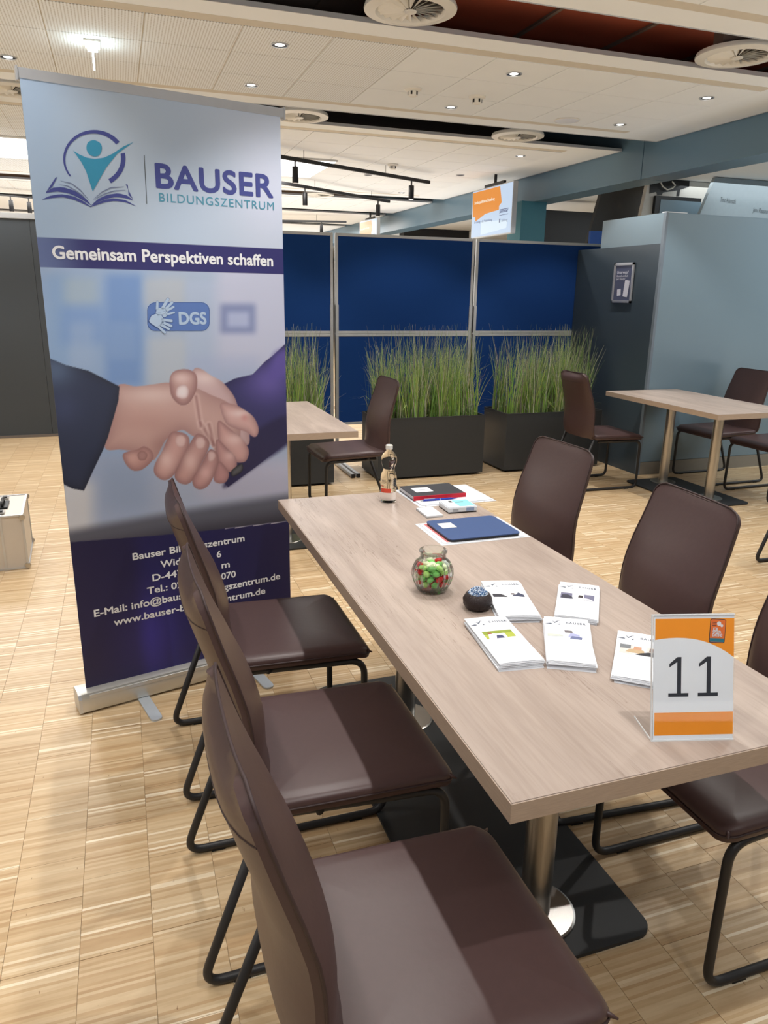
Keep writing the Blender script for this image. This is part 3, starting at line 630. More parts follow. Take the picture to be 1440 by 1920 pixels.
# ------------------------------------------------------------------ chairs (seat faces +X, origin on the floor under the seat centre)
def chair(lab, loc, rz=0):
    t = thing('dining_chair', lab, 'chair', loc, rz, 'brown leather sled base chairs')
    # seat pad
    def ring(ins, z, droop=1):
        out = []
        for x, y in rrect(.49-2*ins, .49-2*ins, max(.045-ins, .01), 6, -.025, 0):
            zz = z-.020*max(0, (x-.10)/.11)**2*droop+.006*(abs(y)/.245)**4*(1 if z > .47 else 0)-.004
            out.append((x, y, zz))
        return out
    mb = MB(); loft(mb, [ring(.02, .446), ring(.004, .449), ring(0, .456), ring(0, .474), ring(.004, .480), ring(.015, .486), ring(.04, .489), ring(.10, .491), ring(.17, .491)])
    st = mb.build('seat', leather, t, smooth=True)
    MB().tube([Vector(p) for p in ring(-.001, .468)], .0032, 6, closed=True).build('piping', seam, st, smooth='all')
    for s in (-1, 1): MB().tube([(.198, s*.222, .456), (.219, s*.243, .452)], .008, 6, r2=.002).build('seam_tip', leather, st, smooth='all')
    # backrest shell
    path = [(-.262, .455), (-.274, .50), (-.280, .56), (-.280, .62), (-.281, .67), (-.288, .72), (-.307, .79), (-.333, .87), (-.351, .93), (-.370, .995)]
    H = [z for x, z in path]
    def cen(z): return float(np.interp(z, H, [x for x, _ in path]))
    NU, NV = 14, 26
    def half(z):
        w = np.interp(z, [.44, .60, .80, .995], [.236, .236, .226, .207]); r = .045
        if z > .995-r: d = z-(.995-r); w = w-r+math.sqrt(max(r*r-d*d, 0))
        if z < .455+.02: w -= .02*(1-(z-.455)/.02)
        return float(w)
    zs = [.455+(.995-.455)*(1-(1-i/NV)**1.25) for i in range(NV+1)]
    front = []; back = []
    for z in zs:
        hw = half(z); c = cen(z); dz = .01; tx = cen(min(z+dz, .995))-cen(max(z-dz, .455)); nx, nz = 1, -tx/(2*dz); l = math.hypot(nx, nz); nx /= l; nz /= l
        rf = []; rb = []
        for i in range(NU+1):
            u = -1+2*i/NU; u = math.copysign(1-(1-abs(u))**1.5, u); y = u*hw
            vt = (z-.455)/.53; edge = (1-abs(u)**5)*(1-max(0, (vt-.86)/.14)**3)
            lum = (.058*(1-u*u)**.8)*(1 if z < .62 else max(0, 1-(z-.62)/.33)**1.3)
            f = .004*edge+lum; th = .016+.036*edge*(1-.25*abs(u)**2)
            cv = -.006*(1-u*u)  # slight wrap
            rf.append((c+nx*(f+cv), y, z+nz*(f+cv)*.6)); rb.append((c-nx*(th-cv*.6), y*.985, z-nz*th*.6-(.006 if z > .97 else 0)))
        front.append(rf); back.append(rb)
    V = []; Fc = []; n = NU+1
    for r in front: V += r
    off = len(V)
    for r in back: V += r
    for j in range(NV):
        for i in range(NU):
            a = j*n+i; Fc.append((a, a+1, a+n+1, a+n)); b = off+a; Fc.append((b+1, b, b+n, b+n+1))
    for j in range(NV):
        a = j*n; Fc.append((a, a+n, off+a+n, off+a)); a = j*n+NU; Fc.append((a+n, a, off+a, off+a+n))
    for i in range(NU):
        Fc.append((i+1, i, off+i, off+i+1)); a = NV*n+i; Fc.append((a, a+1, off+a+1, off+a))
    bk = MB().add(V, Fc).build('backrest', leather, t, smooth=True)
    rim = [front[j][0] for j in range(NV+1)]+front[NV][1:-1]+[front[j][NU] for j in range(NV, -1, -1)]
    MB().tube([Vector(p)+Vector((.0, 0, 0)) for p in rim], .0032, 6).build('piping', seam, bk, smooth='all')
    j = next(i for i, z in enumerate(zs) if z > .925)
    MB().tube([Vector(p)+Vector((-.0005, 0, 0)) for p in back[j]], .0012, 5).build('stitched_seam', seam, bk)
    # sled frame
    for s in (-1, 1):
        y = s*.232
        pts = arc([(-.20, s*.20, .422), (.195, y, .422), (.197, y, .012), (-.425, y, .012), (-.262, y*.97, .445)], .055, 7)
        lg = MB().tube(pts, .0115, 10).build('sled_leg', black_steel, t, smooth='all')
        for gx in (.10, -.33): MB().box(gx-.02, gx+.02, y-.010, y+.010, 0, .006).build('glide', rubber, lg)
    for gx in (-.13, .12): MB().tube([(gx, -.232, .430), (gx, .232, .430)], .010, 8).build('cross_bar', black_steel, t, smooth='all')
    return t
# loc: seat centre; front edge sits at +.22
c0 = chair('brown leather chair nearest the camera at the long table', (.480, 1.012, 0))
PI = math.pi
for x, y, r, lab in (
    (.490, 1.685, 0, 'brown leather chair between the nearest one and the banner side one'),
    (.500, 2.395, 0, 'brown leather chair directly in front of the banner'),
    (1.427, 2.745, PI+.06, 'brown leather chair across the long table, opposite the blue tablet'),
    (1.368, 1.905, PI-.07, 'brown leather chair across the long table, behind the brochures'),
    (1.415, 1.30, PI, 'brown leather chair tucked behind the number sign, cut by the picture edge'),
    (1.53, 5.36, PI+.03, 'brown leather chair at the far table beside the central planter'),
    (3.985, 5.50, -.03, 'brown leather chair between the grassy planter and the cabin side table'),
    (5.05, 5.37, PI, 'brown leather chair against the cabin wall at the steel column table'),
    (5.085, 4.75, PI+.03, 'brown leather chair in front of the one against the cabin wall'),
    (4.13, 3.20, 0, 'brown leather chair at the picture edge of which only the frame shows')):
    dup(c0, (x, y, 0), r, lab)

# ------------------------------------------------------------------ things on the long table
TZ = .75   # measured at this height; everything laid on the table is brought to the real top (0.80) below
_before = set(S.objects)
# water bottle
clear = mat('clear_pet', (1, 1, 1, 1), .03, noise=0, trans=1, ior=1.10)
t = thing('water_bottle', 'clear plastic water bottle with white cap and red label', 'bottle', (1.035, 2.905, TZ))
MB().lathe([(.024, .0), (.032, .004), (.034, .02), (.0335, .05), (.034, .09), (.0345, .105), (.033, .122), (.026, .135), (.0235, .145), (.026, .155), (.0315, .168), (.034, .182), (.0325, .198), (.025, .212), (.014, .222), (.0125, .232)], 40).build('body', clear, t, smooth=True)
MB().lathe([(.015, .231), (.015, .247), (.0135, .2485)], 24, rf=lambda a, z: 1+.02*math.cos(20*a)).build('cap', white, t)
MB().lathe([(.0335, .2285), (.0335, .2285)], 4, cap=False)
def band(mb, r, z0, z1, a0, a1, n=10):
    vs = []; fs = []
    for i in range(n+1):
        a = a0+(a1-a0)*i/n; vs += [(r*math.cos(a), r*math.sin(a), z0), (r*math.cos(a), r*math.sin(a), z1)]
    for i in range(n): fs.append((2*i, 2*i+2, 2*i+3, 2*i+1))
    return mb.add(vs, fs)
band(MB(), .0349, .048, .066, math.radians(185), math.radians(268)).build('red_label', mat('label_red', srgb(226, 82, 58), .5), t)
mb = MB()
for i in range(9):
    z = .050+.0068*i; a = math.radians(282); band(mb, .0349, z, z+.0022, a, a+math.radians(random.uniform(24, 46)), 4)
for i in range(3): z = .088+.006*i; band(mb, .0349, z, z+.0015, math.radians(195), math.radians(random.uniform(215, 235)), 3)
mb.build('label_print', mat('label_ink', srgb(96, 98, 104), .5), t)
band(MB(), .0349, .073, .078, math.radians(190), math.radians(215)).build('label_mark', mat('label_mark_red', srgb(200, 110, 90), .5), t)

# papers under the notebook: clear folder with white sheets
def sheet(nm, lab, cat, cx, cy, w, h, rz, z, th, m, extra=None):
    t = thing(nm, lab, cat, (cx, cy, z), rz); MB().box(-w/2, w/2, -h/2, h/2, 0, th).build(extra or 'sheet', m, t); return t
plastic = mat('clear_sleeve', srgb(226, 230, 236), .15, noise=.02, alpha=None)
s1 = sheet('document_sleeve', 'clear punched sleeve holding white papers under the black notebook', 'sleeve', 1.31, 2.935, .36, .30, .02, TZ, .0012, plastic, 'film')
MB().box(-.165, .165, -.135, .135, .0013, .005).build('white_papers', paper, s1)
for i in range(6): MB().lathe([(.004, .0013), (.0001, .0013)], 8, (-.15+.055*i, -.142, 0), cap=False).build('punch_hole', mat('hole_shadow', srgb(150, 140, 130), .6), s1)
nb = thing('notebook', 'black notebook with red spine edge and white label', 'notebook', (1.262, 2.965, TZ+.005), .0)
MB().box(-.120, .120, -.090, .090, .001, .016).build('pages', paper, nb)
MB().box(-.122, .122, -.092, .092, .016, .018, b=.0005).build('cover', mat('black_cover', srgb(52, 54, 60), .5, noise=.1, scale=80), nb)
MB().box(-.122, .122, -.092, .092, 0, .001).build('back_cover', mat('cover_black_back', srgb(52, 54, 60), .5), nb)
MB().box(-.123, .123, -.0945, -.0905, 0, .0182).build('red_spine', mat('red_spine', srgb(196, 26, 48), .5), nb)
MB().box(-.085, -.005, -.030, .045, .0181, .0186).build('label_sticker', paper, nb)
MB().box(-.060, -.030, .0, .006, .0187, .0189).build('label_print', gt, nb)
MB().box(-.092, .10, -.0905, -.0895, .0, .001)
pen = thing('ballpoint_pen', 'blue ballpoint pen lying along the black notebook', 'pen', (1.250, 2.850, TZ+.0095), -.02)
blue = mat('pen_blue', srgb(36, 60, 170), .3)
MB().tube([(-.075, 0, 0), (.05, 0, 0)], .0045, 10).build('barrel', blue, pen, smooth=True); MB().tube([(.05, 0, 0), (.085, 0, 0)], .0045, 10, r2=.001).build('tip', blue, pen, smooth='all')
MB().tube([(-.087, 0, 0), (-.075, 0, 0)], .003, 8).build('push_button', alu, pen); MB().box(-.07, -.02, -.0015, .0015, .0045, .0062).build('clip', alu, pen); MB().lathe([(.005, 0), (.005, .003)], 10).build('ring', alu, pen, loc=(.0, 0, 0), rot=(0, PI/2, 0))
pd = thing('sticky_note_pad', 'small blank white note pad before the black notebook', 'notepad', (1.138, 2.69, TZ), -.02)
MB().box(-.036, .036, -.062, .062, 0, .003).build('backing_card', mat('grey_card', srgb(160, 160, 158), .7), pd); MB().box(-.035, .035, -.061, .061, .003, .009).build('note_sheets', paper, pd)
bx = thing('card_box', 'small white and turquoise paper box beside the note pad', 'box', (1.275, 2.715, TZ), -.03)
MB().box(-.064, .064, -.055, .055, .004, .026, b=.003).build('box_body', mat('box_white', srgb(226, 232, 238), .45), bx)
MB().box(-.062, .062, -.053, .053, 0, .004).build('box_base', black, bx)
MB().box(-.01, .058, -.045, .048, .026, .0266).build('turquoise_print', mat('turquoise', srgb(140, 222, 232), .5), bx)
MB().box(-.028, -.016, .02, .04, .026, .0268).build('dark_mark', black, bx); MB().box(-.005, .03, .012, .020, .0266, .027).build('grey_mark', gt, bx)
MB().box(.015, .050, -.0556, -.055, .008, .022).build('side_print', mat('box_blue', srgb(150, 170, 205), .5), bx); MB().box(-.045, -.02, -.0556, -.055, .008, .018).build('side_print', mat('box_grey', srgb(170, 176, 184), .5), bx)
s2 = sheet('document_sleeve', 'clear sleeve with red and white papers under the blue tablet', 'sleeve', 1.205, 2.435, .358, .268, .0, TZ, .0012, plastic, 'film')
MB().box(-.165, .165, -.122, .122, .0013, .003).build('white_paper', paper, s2); MB().box(-.150, -.02, -.11, .118, .0031, .0036).build('red_paper', mat('red_paper', srgb(222, 130, 130), .6), s2)
tb = thing('tablet_case', 'tablet in a closed dark blue cover with a white sticker', 'tablet', (1.207, 2.433, TZ+.0037), .0)
MB().prism(rrect(.285, .232, .018, 5), 0, .008).build('tablet_body', black, tb); MB().prism(rrect(.289, .236, .018, 5), .008, .0115).build('cover', mat('navy_cover', srgb(58, 82, 128), .55, noise=.06, scale=90), tb)
MB().box(-.115, -.058, .012, .072, .0116, .0121).build('sticker', mat('sticker_white', srgb(236, 232, 222), .5), tb); MB().box(-.074, -.066, .022, .030, .0122, .0123).build('sticker_mark', gt, tb)

# glass jar with sweets
glass = thin_clear('jar_glass', (.965, .98, .97, 1), .75)
JX, JY = .833, 1.930
j = thing('glass_jar', 'ribbed open glass jar full of green and red sweets', 'jar', (JX, JY, TZ))
prof = [(.030, 0), (.040, .002), (.046, .010), (.056, .030), (.062, .052), (.0605, .072), (.052, .092), (.042, .102), (.0385, .108), (.0385, .120), (.042, .124), (.042, .129), (.0395, .131)]
inn = [(r-.003, max(z, .005)) for r, z in prof[:-1]][::-1]
rib = lambda a, z: 1+(.034*math.cos(18*a) if .008 < z < .098 else 0)
MB().lathe(prof+[(.037, .130)]+inn, 108, rf=rib, cap=False).add([], []).build('jar_body', glass, j, smooth=True)
MB().lathe([(.030, 0.0002), (.0001, .0002)], 40, cap=False).build('jar_foot', glass, j)
cols = {'green': [mat('sweet_green', srgb(196, 238, 138), .25, trans=.1), mat('sweet_deep_green', srgb(140, 214, 118), .25, trans=.1)], 'pale yellow green': [mat('sweet_lime', srgb(242, 248, 208), .25, trans=.1)], 'red': [mat('sweet_red', srgb(230, 44, 44), .25, trans=.15)]}
def sweet_mesh(m):
    mb = MB(); mb.lathe([(.0001, -.0075), (.006, -.0065), (.0085, -.002), (.0085, .002), (.006, .0065), (.0001, .0075)], 8, cap=False)
    mb.add([(-.009, -.004, 0), (-.0135, -.005, .003), (-.0135, .005, -.003), (-.009, .004, 0)], [(0, 1, 2, 3)]); o = mb.build('wrapped_sweet', m, smooth=True); o.scale = (1.5, 1.2, 1.0); return o
srcs = {}
def inner_r(z): return float(np.interp(z, [.005, .010, .030, .052, .072, .092, .102, .108], [.035, .042, .052, .058, .0565, .048, .038, .034]))
rnd = random.Random(5)
zz = .0125; lay = 0
while zz < .100:
    R = inner_r(zz)-.013
    for rr, n in ((0, 1), (.020, 5), (.040, 9)):
        if rr > R+.001: rr = R if rr-R < .009 else None
        if rr is None: continue
        for q in range(n):
            a = 2*PI*(q+.5*(lay % 2))/n+rnd.uniform(-.1, .1)
            if lay > 4 and rnd.random() < .15: continue
            kk = rnd.choices(('green', 'pale yellow green', 'red'), (.46, .38, .16))[0]
            key = (kk, rnd.randrange(len(cols[kk])))
            if key not in srcs:
                o = sweet_mesh(cols[kk][key[1]]); srcs[key] = o
            else: o = srcs[key].copy(); COL.objects.link(o)
            o.location = (JX+rr*math.cos(a), JY+rr*math.sin(a), TZ+zz+rnd.uniform(-.001, .001)); o.rotation_euler = (rnd.uniform(-.5, .5), rnd.uniform(-.5, .5), rnd.uniform(0, 6))
            tag(o, 'small shiny %s sweet inside the ribbed glass jar' % kk, 'sweet', 'wrapped sweets in the glass jar')
    zz += .0175; lay += 1
# dark bowl of beads
b = thing('bead_bowl', 'round black glittering bowl heaped with tiny blue and white beads', 'bowl', (.906, 1.768, TZ))
MB().lathe([(.022, 0), (.034, .004), (.042, .018), (.042, .030), (.036, .043), (.030, .048), (.027, .046), (.030, .038)], 48, rf=lambda a, z: 1+.02*math.sin(9*a+z*300)).build('bowl_shell', mat('black_glitter', srgb(38, 26, 26), .3, noise=.6, scale=400, bump=1.0), b, smooth=True)
bb = MB(); rb = random.Random(2); bi = []
for i in range(520):
    r = .028*math.sqrt(rb.random()); a = rb.uniform(0, 2*PI); h = .045+.017*(1-(r/.028)**2)+rb.uniform(0, .003); s = .0019
    x, y = r*math.cos(a), r*math.sin(a); bb.add([(x+s, y, h), (x-s, y, h), (x, y+s, h), (x, y-s, h), (x, y, h+s), (x, y, h-s)], [(0, 2, 4), (2, 1, 4), (1, 3, 4), (3, 0, 4), (2, 0, 5), (1, 2, 5), (3, 1, 5), (0, 3, 5)], rb.choice((0, 0, 0, 1, 1, 2)))
bb.lathe([(.028, .043), (.02, .050), (.0001, .055)], 20, cap=False, mi=1)
bb.build('beads', [mat('bead_white', srgb(226, 236, 246), .3), mat('bead_blue', srgb(84, 130, 180), .3), mat('bead_navy', srgb(40, 66, 110), .3)], b, kind='stuff')

# ------------------------------------------------------------------ brochures
ink = mat('brochure_ink', srgb(84, 92, 108), .6); pale_ink = mat('pale_ink', srgb(176, 180, 190), .6)
def C_(r, g, b_): return mat('print_%d_%d_%d' % (r, g, b_), srgb(r, g, b_), .55, noise=.1, scale=120)
pics = {
 'a': [([(-.045, .0), (.047, -.002), (.047, .040), (-.045, .040)], C_(236, 236, 240)), ([(-.045, .004), (-.018, .003), (-.003, .002), (-.012, .018), (-.02, .026), (-.045, .028)], C_(52, 52, 60)), ([(.012, .010), (.046, .0), (.047, .018), (.034, .036), (.026, .022), (.016, .018)], C_(62, 68, 92)), ([(.010, .020), (.020, .018), (.022, .030), (.012, .032)], C_(120, 112, 112))],
 'b': [([(-.050, .0), (.046, -.002), (.046, .044), (-.050, .044)], C_(112, 112, 138)), ([(-.048, .002), (-.012, .002), (-.018, .020), (-.030, .032), (-.046, .028)], C_(58, 58, 72)), ([(-.004, .001), (.046, .0), (.034, .012), (.016, .018), (-.004, .014)], C_(232, 232, 236)), ([(.000, .016), (.014, .015), (.014, .034), (.002, .034)], C_(52, 44, 46))],
 'c': [([(-.040, .0), (.040, .004), (.040, .044), (-.040, .044)], C_(170, 180, 70)), ([(-.040, .024), (.040, .030), (.040, .044), (-.040, .044)], C_(136, 152, 50)), ([(-.034, .0), (.010, .0), (.004, .022), (-.012, .030), (-.028, .026)], C_(228, 224, 226)), ([(-.014, .0), (.010, .0), (.006, .016), (-.008, .018)], C_(62, 66, 104)), ([(-.028, .026), (-.018, .026), (-.018, .036), (-.028, .036)], C_(150, 84, 62))],
 'd': [([(-.052, .0), (.046, .0), (.046, .056), (-.052, .056)], C_(232, 234, 242)), ([(.0, .012), (.030, .006), (.030, .030), (.008, .036)], C_(166, 170, 206)), ([(.004, .002), (.034, .000), (.036, .014), (.010, .018)], C_(104, 112, 150)), ([(-.006, .036), (.014, .036), (.012, .050), (-.008, .050)], C_(110, 104, 108)), ([(-.052, .006), (-.01, .012), (-.02, .024), (-.052, .02)], C_(200, 206, 196))],
 'e': [([(-.048, .0), (.050, .0), (.050, .052), (-.048, .052)], C_(214, 208, 202)), ([(-.048, .028), (-.022, .030), (-.022, .052), (-.048, .052)], C_(120, 124, 128)), ([(-.034, .010), (.012, .006), (.010, .028), (-.010, .034), (-.026, .026)], C_(188, 164, 130)), ([(-.016, .028), (.004, .028), (.004, .046), (-.014, .046)], C_(196, 150, 122)), ([(-.010, .0), (.050, .0), (.050, .026), (.020, .022), (.0, .010)], C_(44, 44, 50)), ([(.022, .026), (.042, .026), (.040, .046), (.024, .046)], C_(120, 92, 80))]}
def brochure_stack(cx, cy, up, pic, desc, n=5):
    ang = math.atan2(up[1], up[0])-PI/2; w, h = .116, .262; th = .0036; rnd = random.Random(hash(pic) % 7 if False else ord(pic))
    for i in range(n):
        top = i == n-1; dx, dy, da = (0, 0, 0) if top else (rnd.uniform(-.005, .003), rnd.uniform(-.003, .001)-.0012*(n-1-i), rnd.uniform(-.03, .03))
        lab = ('topmost white brochure %s' % desc if top else 'white brochure lying %s the one %s' % (('directly under', 'second below', 'third below', 'lowest, under')[n-2-i if i else 3], desc))
        t = thing('brochure', lab, 'brochure', (cx+dx, cy+dy, TZ+i*th), ang+da, 'folded white brochures in five small stacks')
        # folded leaflet: three leaves joined at one fold
        mb = MB(); s = 10
        for q in range(3):
            vs = []; fs = []
            for k_ in range(s+1):
                x = -w/2+w*k_/s; bz = .0010*q+(.0009 if top and q == 2 else 0)*math.sin(PI*k_/s)
                vs += [(x, -h/2+.0015*q, bz), (x, h/2, bz), (x, h/2, bz+.0006), (x, -h/2+.0015*q, bz+.0006)]
            for k_ in range(s):
                a = 4*k_; b_ = a+4; fs += [(a+3, b_+3, b_+2, a+2), (a, a+1, b_+1, b_), (a, b_, b_+3, a+3), (a+1, a+2, b_+2, b_+1)]
            fs += [(0, 3, 2, 1), (4*s, 4*s+1, 4*s+2, 4*s+3)]; mb.add(vs, fs)
        mb.build('leaf', paper, t)
        if top:
            Mz = Matrix.Translation((0, 0, .0034))
            mk = [[(-.042, .088), (-.030, .092), (-.026, .090), (-.028, .086)], [(-.014, .089), (-.004, .092), (-.003, .088), (-.012, .085)], [(-.028, .107), (-.020, .099), (-.016, .104), (-.010, .110), (-.016, .098), (-.021, .092), (-.023, .099)]]
            flat(mk, ink, Mz @ Matrix.Translation((-.006, -.02, 0)) @ Matrix.Scale(1.2, 4), t, 'printed_logo')
            cc = [(-.017+.010*math.cos(a), .101+.010*math.sin(a)) for a in np.linspace(-.9, 1.0, 8)]+[(-.017+.0088*math.cos(a), .101+.0088*math.sin(a)) for a in np.linspace(1.0, -.9, 8)]
            flat([cc], ink, Mz @ Matrix.Translation((-.006, -.02, 0)) @ Matrix.Scale(1.2, 4), t, 'printed_ring')
            text('BAUSER', .017, ink, Mz @ Matrix.Translation((.0, .093, 0)), t, .02, width=.050, spacing=1.3)
            y = .068
            for q in range(3): flat([[(-.030+.004*q, y), (.036-.004*q, y-.001), (.036-.004*q, y+.0005), (-.030+.004*q, y+.0015)]], pale_ink, Mz, t, 'printed_line'); y -= .007
            for q, (poly, m) in enumerate(pics[pic]): flat([[(x, yy) for x, yy in poly]], m, Mz, t, 'printed_picture', .0001*q)
            for q in range(3): yy = -.022-.008*q; flat([[(-.032+.006*q, yy), (.034-.006*q, yy), (.034-.006*q, yy+.0016), (-.032+.006*q, yy+.0016)]], pale_ink, Mz, t, 'printed_line')
brochure_stack(1.011, 1.774, (.073, .268), 'a', 'with dark shoes picture beside bead bowl')
brochure_stack(1.199, 1.708, (.174, .245), 'b', 'with grey resting person picture', 4)
brochure_stack(.8655, 1.541, (.029, .2675), 'c', 'with the green meadow picture')
brochure_stack(1.026, 1.486, (.133, .236), 'd', 'with the pale wheelchair picture')
brochure_stack(1.149, 1.360, (.165, .2045), 'e', 'with desk picture behind number sign', 4)

# ------------------------------------------------------------------ number sign
sg = thing('table_number_sign', 'upright acrylic sign holder with orange card numbered 11', 'sign', (.951, 1.059, TZ), math.atan2(-.045, .164))
acr = thin_clear('clear_acrylic', (1, 1, 1, 1), .35)
SW, SH = .171, .258
MB().box(0, SW, .0, .0015, .001, SH).build('front_sheet', acr, sg); MB().box(0, SW, .004, .0055, .001, SH).build('rear_sheet', acr, sg)
MB().box(0, SW, .0056, .092, .0, .002).build('foot_plate', acr, sg)
for a in ((-.0012, .0, 0, SH), (0, SW, -.0, .003), (0, SW, SH-.002, SH)): MB().box(a[0], a[1], -.0003, .0057, a[2], a[3]).build('bright_edge', mat('acrylic_edge', srgb(222, 226, 230), .2, noise=0), sg)
MB().box(-.0006, .0008, .006, .092, 0, .003).build('foot_plate_edge', mat('foot_edge', srgb(236, 238, 240), .2, noise=0), sg)
MB().box(.003, SW-.001, .002, .0035, .003, SH-.003).build('card', mat('card_white', srgb(240, 246, 254), .6, noise=.02), sg)
SM = Matrix(((1, 0, 0, 0), (0, 0, -1, .0019), (0, 1, 0, 0), (0, 0, 0, 1)))
orange = mat('card_orange', srgb(252, 158, 34), .55, noise=.03)
f = lambda pts: [(a*SW, (1-b_)*SH) for a, b_ in pts]
flat([f([(.035, .035), (.995, .035), (.995, .345), (.90, .300), (.80, .262), (.70, .232), (.60, .210), (.50, .196), (.40, .188), (.30, .185), (.20, .187), (.10, .193), (.035, .20)])], orange, SM, sg, 'orange_header')
flat([f([(.035, .775), (.995, .775), (.995, .955), (.035, .955)])], orange, SM, sg, 'orange_footer')
dig = mat('digit_black', srgb(44, 48, 58), .5, noise=0)
for x0 in (0, .36):
    flat([f([(x0+.21, .39), (x0+.305, .337), (x0+.355, .337), (x0+.355, .622), (x0+.445, .622), (x0+.445, .65), (x0+.2, .65), (x0+.2, .622), (x0+.305, .622), (x0+.305, .375), (x0+.21, .418)])], dig, SM, sg, 'digit_one', .0002)
bd = f([(.79, .135)])[0]
BM = SM @ Matrix.Translation((bd[0], bd[1], .0003)) @ Matrix.Rotation(-.06, 4, 'Z')
flat([rrect(.033, .049, .004, 4)], dig, BM, sg, 'badge_frame'); flat([rrect(.0305, .0465, .003, 4)], mat('badge_orange', srgb(232, 118, 50), .5, noise=0), BM, sg, 'badge_field', .0002)
flat([[(-.0150, -.0225), (.0150, -.0225), (.0150, -.015), (-.0150, -.015)]], mat('badge_teal', srgb(40, 120, 140), .5, noise=0), BM, sg, 'badge_band', .0004)
flat([[(.002+.0045*math.cos(a), .015+.0045*math.sin(a)) for a in np.linspace(0, 2*PI, 14)[:-1]], [(.008+.003*math.cos(a), .011+.003*math.sin(a)) for a in np.linspace(0, 2*PI, 12)[:-1]]], paper, BM, sg, 'badge_bubbles', .0004)
flat([[(-.012, .0175-.003*q), (-.003, .0175-.003*q), (-.003, .0165-.003*q), (-.012, .0165-.003*q)] for q in range(3)], dig, BM, sg, 'badge_stripes', .0004)
for q, s_ in enumerate(('JOB', 'SPEED', 'DATING')): text(s_, .0082, paper, BM @ Matrix.Translation((-.010, .001-.0062*q, .0005)), sg, .03, width=(.010, .017, .020)[q])

KT = (CH-.80)/(CH-.75)
for o in set(S.objects)-_before:
    if o.parent is None: o.location = (o.location.x*KT, o.location.y*KT, CH+(o.location.z-CH)*KT); o.scale = o.scale*KT
for c_ in sg.children:
    if not c_.name.startswith('foot_plate'): c_.rotation_euler.x = math.radians(-14.5)

# ------------------------------------------------------------------ roll-up banner
OX, OY = -.263, 2.863; U = Vector((.97093, .23938, 0)); NRM = Vector((.23938, -.97093, 0))
BA = math.atan2(U.y, U.x)
bn = thing('rollup_banner', 'tall roll-up banner printed with a handshake and a training centre logo', 'banner', (OX, OY, 0), BA)
# local frame: x along banner, -y towards camera, z up
U0, U1 = .026, .922
V = MB().box(U0-.004, U1+.018, -.014, .010, 2.238, 2.272, b=.003).build('top_clamp', mat('clamp_grey', srgb(190, 192, 196), .35, metal=.4), bn)
for x in (U0-.006, U1+.018): MB().box(x-.003, x+.003, -.016, .012, 2.234, 2.276, b=.001).build('clamp_end_cap', alu, bn)
prof = [(-.045, 0), (-.05, .01), (-.05, .06), (-.042, .078), (-.02, .086), (.03, .086), (.045, .07), (.05, .03), (.045, 0)]
mb = MB(); mb.add([(.0, y, z+.008) for y, z in prof]+[(.945, y, z+.008) for y, z in prof], [tuple(range(9)), tuple(range(9, 18))[::-1]]+[((i+1) % 9, i, 9+i, 9+(i+1) % 9) for i in range(9)])
mb.build('cassette', mat('cassette_aluminium', srgb(206, 204, 198), .32, metal=.6), bn, smooth=True)
for x in (-.012, .945): 
    mb = MB(); mb.add([(x, y*1.04, z+.008) for y, z in prof]+[(x+.012, y*1.04, z+.008) for y, z in prof], [tuple(range(9)), tuple(range(9, 18))[::-1]]+[((i+1) % 9, i, 9+i, 9+(i+1) % 9) for i in range(9)]); mb.build('cassette_end_cap', alu, bn)
MB().box(.03, .93, -.0505, -.046, .066, .080).build('cassette_slot_lip', alu, bn)
for x in (.235, .71):
    ft = MB().prism(rrect(.045, .34, .022, 6, x, -.07), .001, .008).build('swivel_foot', mat('foot_grey', srgb(196, 204, 212), .4, metal=.3), bn)
MB().tube([(.47, .02, .09), (.47, .02, 2.24)], .009, 8).build('support_pole', alu, bn)
# printed sheet
def uv2px(u, v):
    X = OX+U.x*u; Y = OY+U.y*u; Z = v-CH
    d = X*FW.x+Y*FW.y+Z*FW.z; a = (X*RT.x+Y*RT.y+Z*RT.z)/d; c = (X*UP.x+Y*UP.y+Z*UP.z)/d
    return 720+CF*a, 960-CF*c
def lin(c):
    c = np.asarray(c, float)/255; return np.where(c <= .04045, c/12.92, ((c+.055)/1.055)**2.4)
NXg, NZg = 330, 640; gz = np.linspace(.075, 2.245, NZg); gx = np.linspace(U0, U1, NXg)
GX, GZ = np.meshgrid(gx, gz); PX, PY = uv2px(GX, GZ)
QX = (PX-60)*2.88; QY = (PY-500)*2.88   # drawing units of the artwork
art = np.zeros(GX.shape+(3,))
def sm(e0, e1, x): t = np.clip((x-e0)/(e1-e0), 0, 1); return t*t*(3-2*t)
def over(mask, col): 
    global art
    m = np.clip(mask, 0, 1)[..., None]; art = art*(1-m)+np.asarray(col, float)*m
vv = GZ; uu = GX
base = np.array([168, 186, 208])[None, None]*np.ones(GX.shape+(1,)); art = base.copy()
over(sm(.3, .9, uu)*.7, (196, 206, 222)); over(np.exp(-((uu-.33)/.13)**2)*.25*(vv > 1.77), (200, 208, 212)); over(np.exp(-((uu-.06)/.10)**2)*.5*(vv > 1.77), (156, 182, 212))
over(np.exp(-((uu-.86)/.14)**2-((vv-1.98)/.22)**2)*.5, (206, 208, 230))
pic = (vv < 1.68)
def rect(x0, x1, y0, y1, soft, col, k=1.0): over(k*pic*sm(x0-soft, x0+soft, QX)*(1-sm(x1-soft, x1+soft, QX))*sm(y0-soft, y0+soft, QY)*(1-sm(y1-soft, y1+soft, QY)), col)
over(pic*1.0, (168, 184, 208)); rect(-200, 640, 0, 1400, 120, (144, 172, 212), .8)
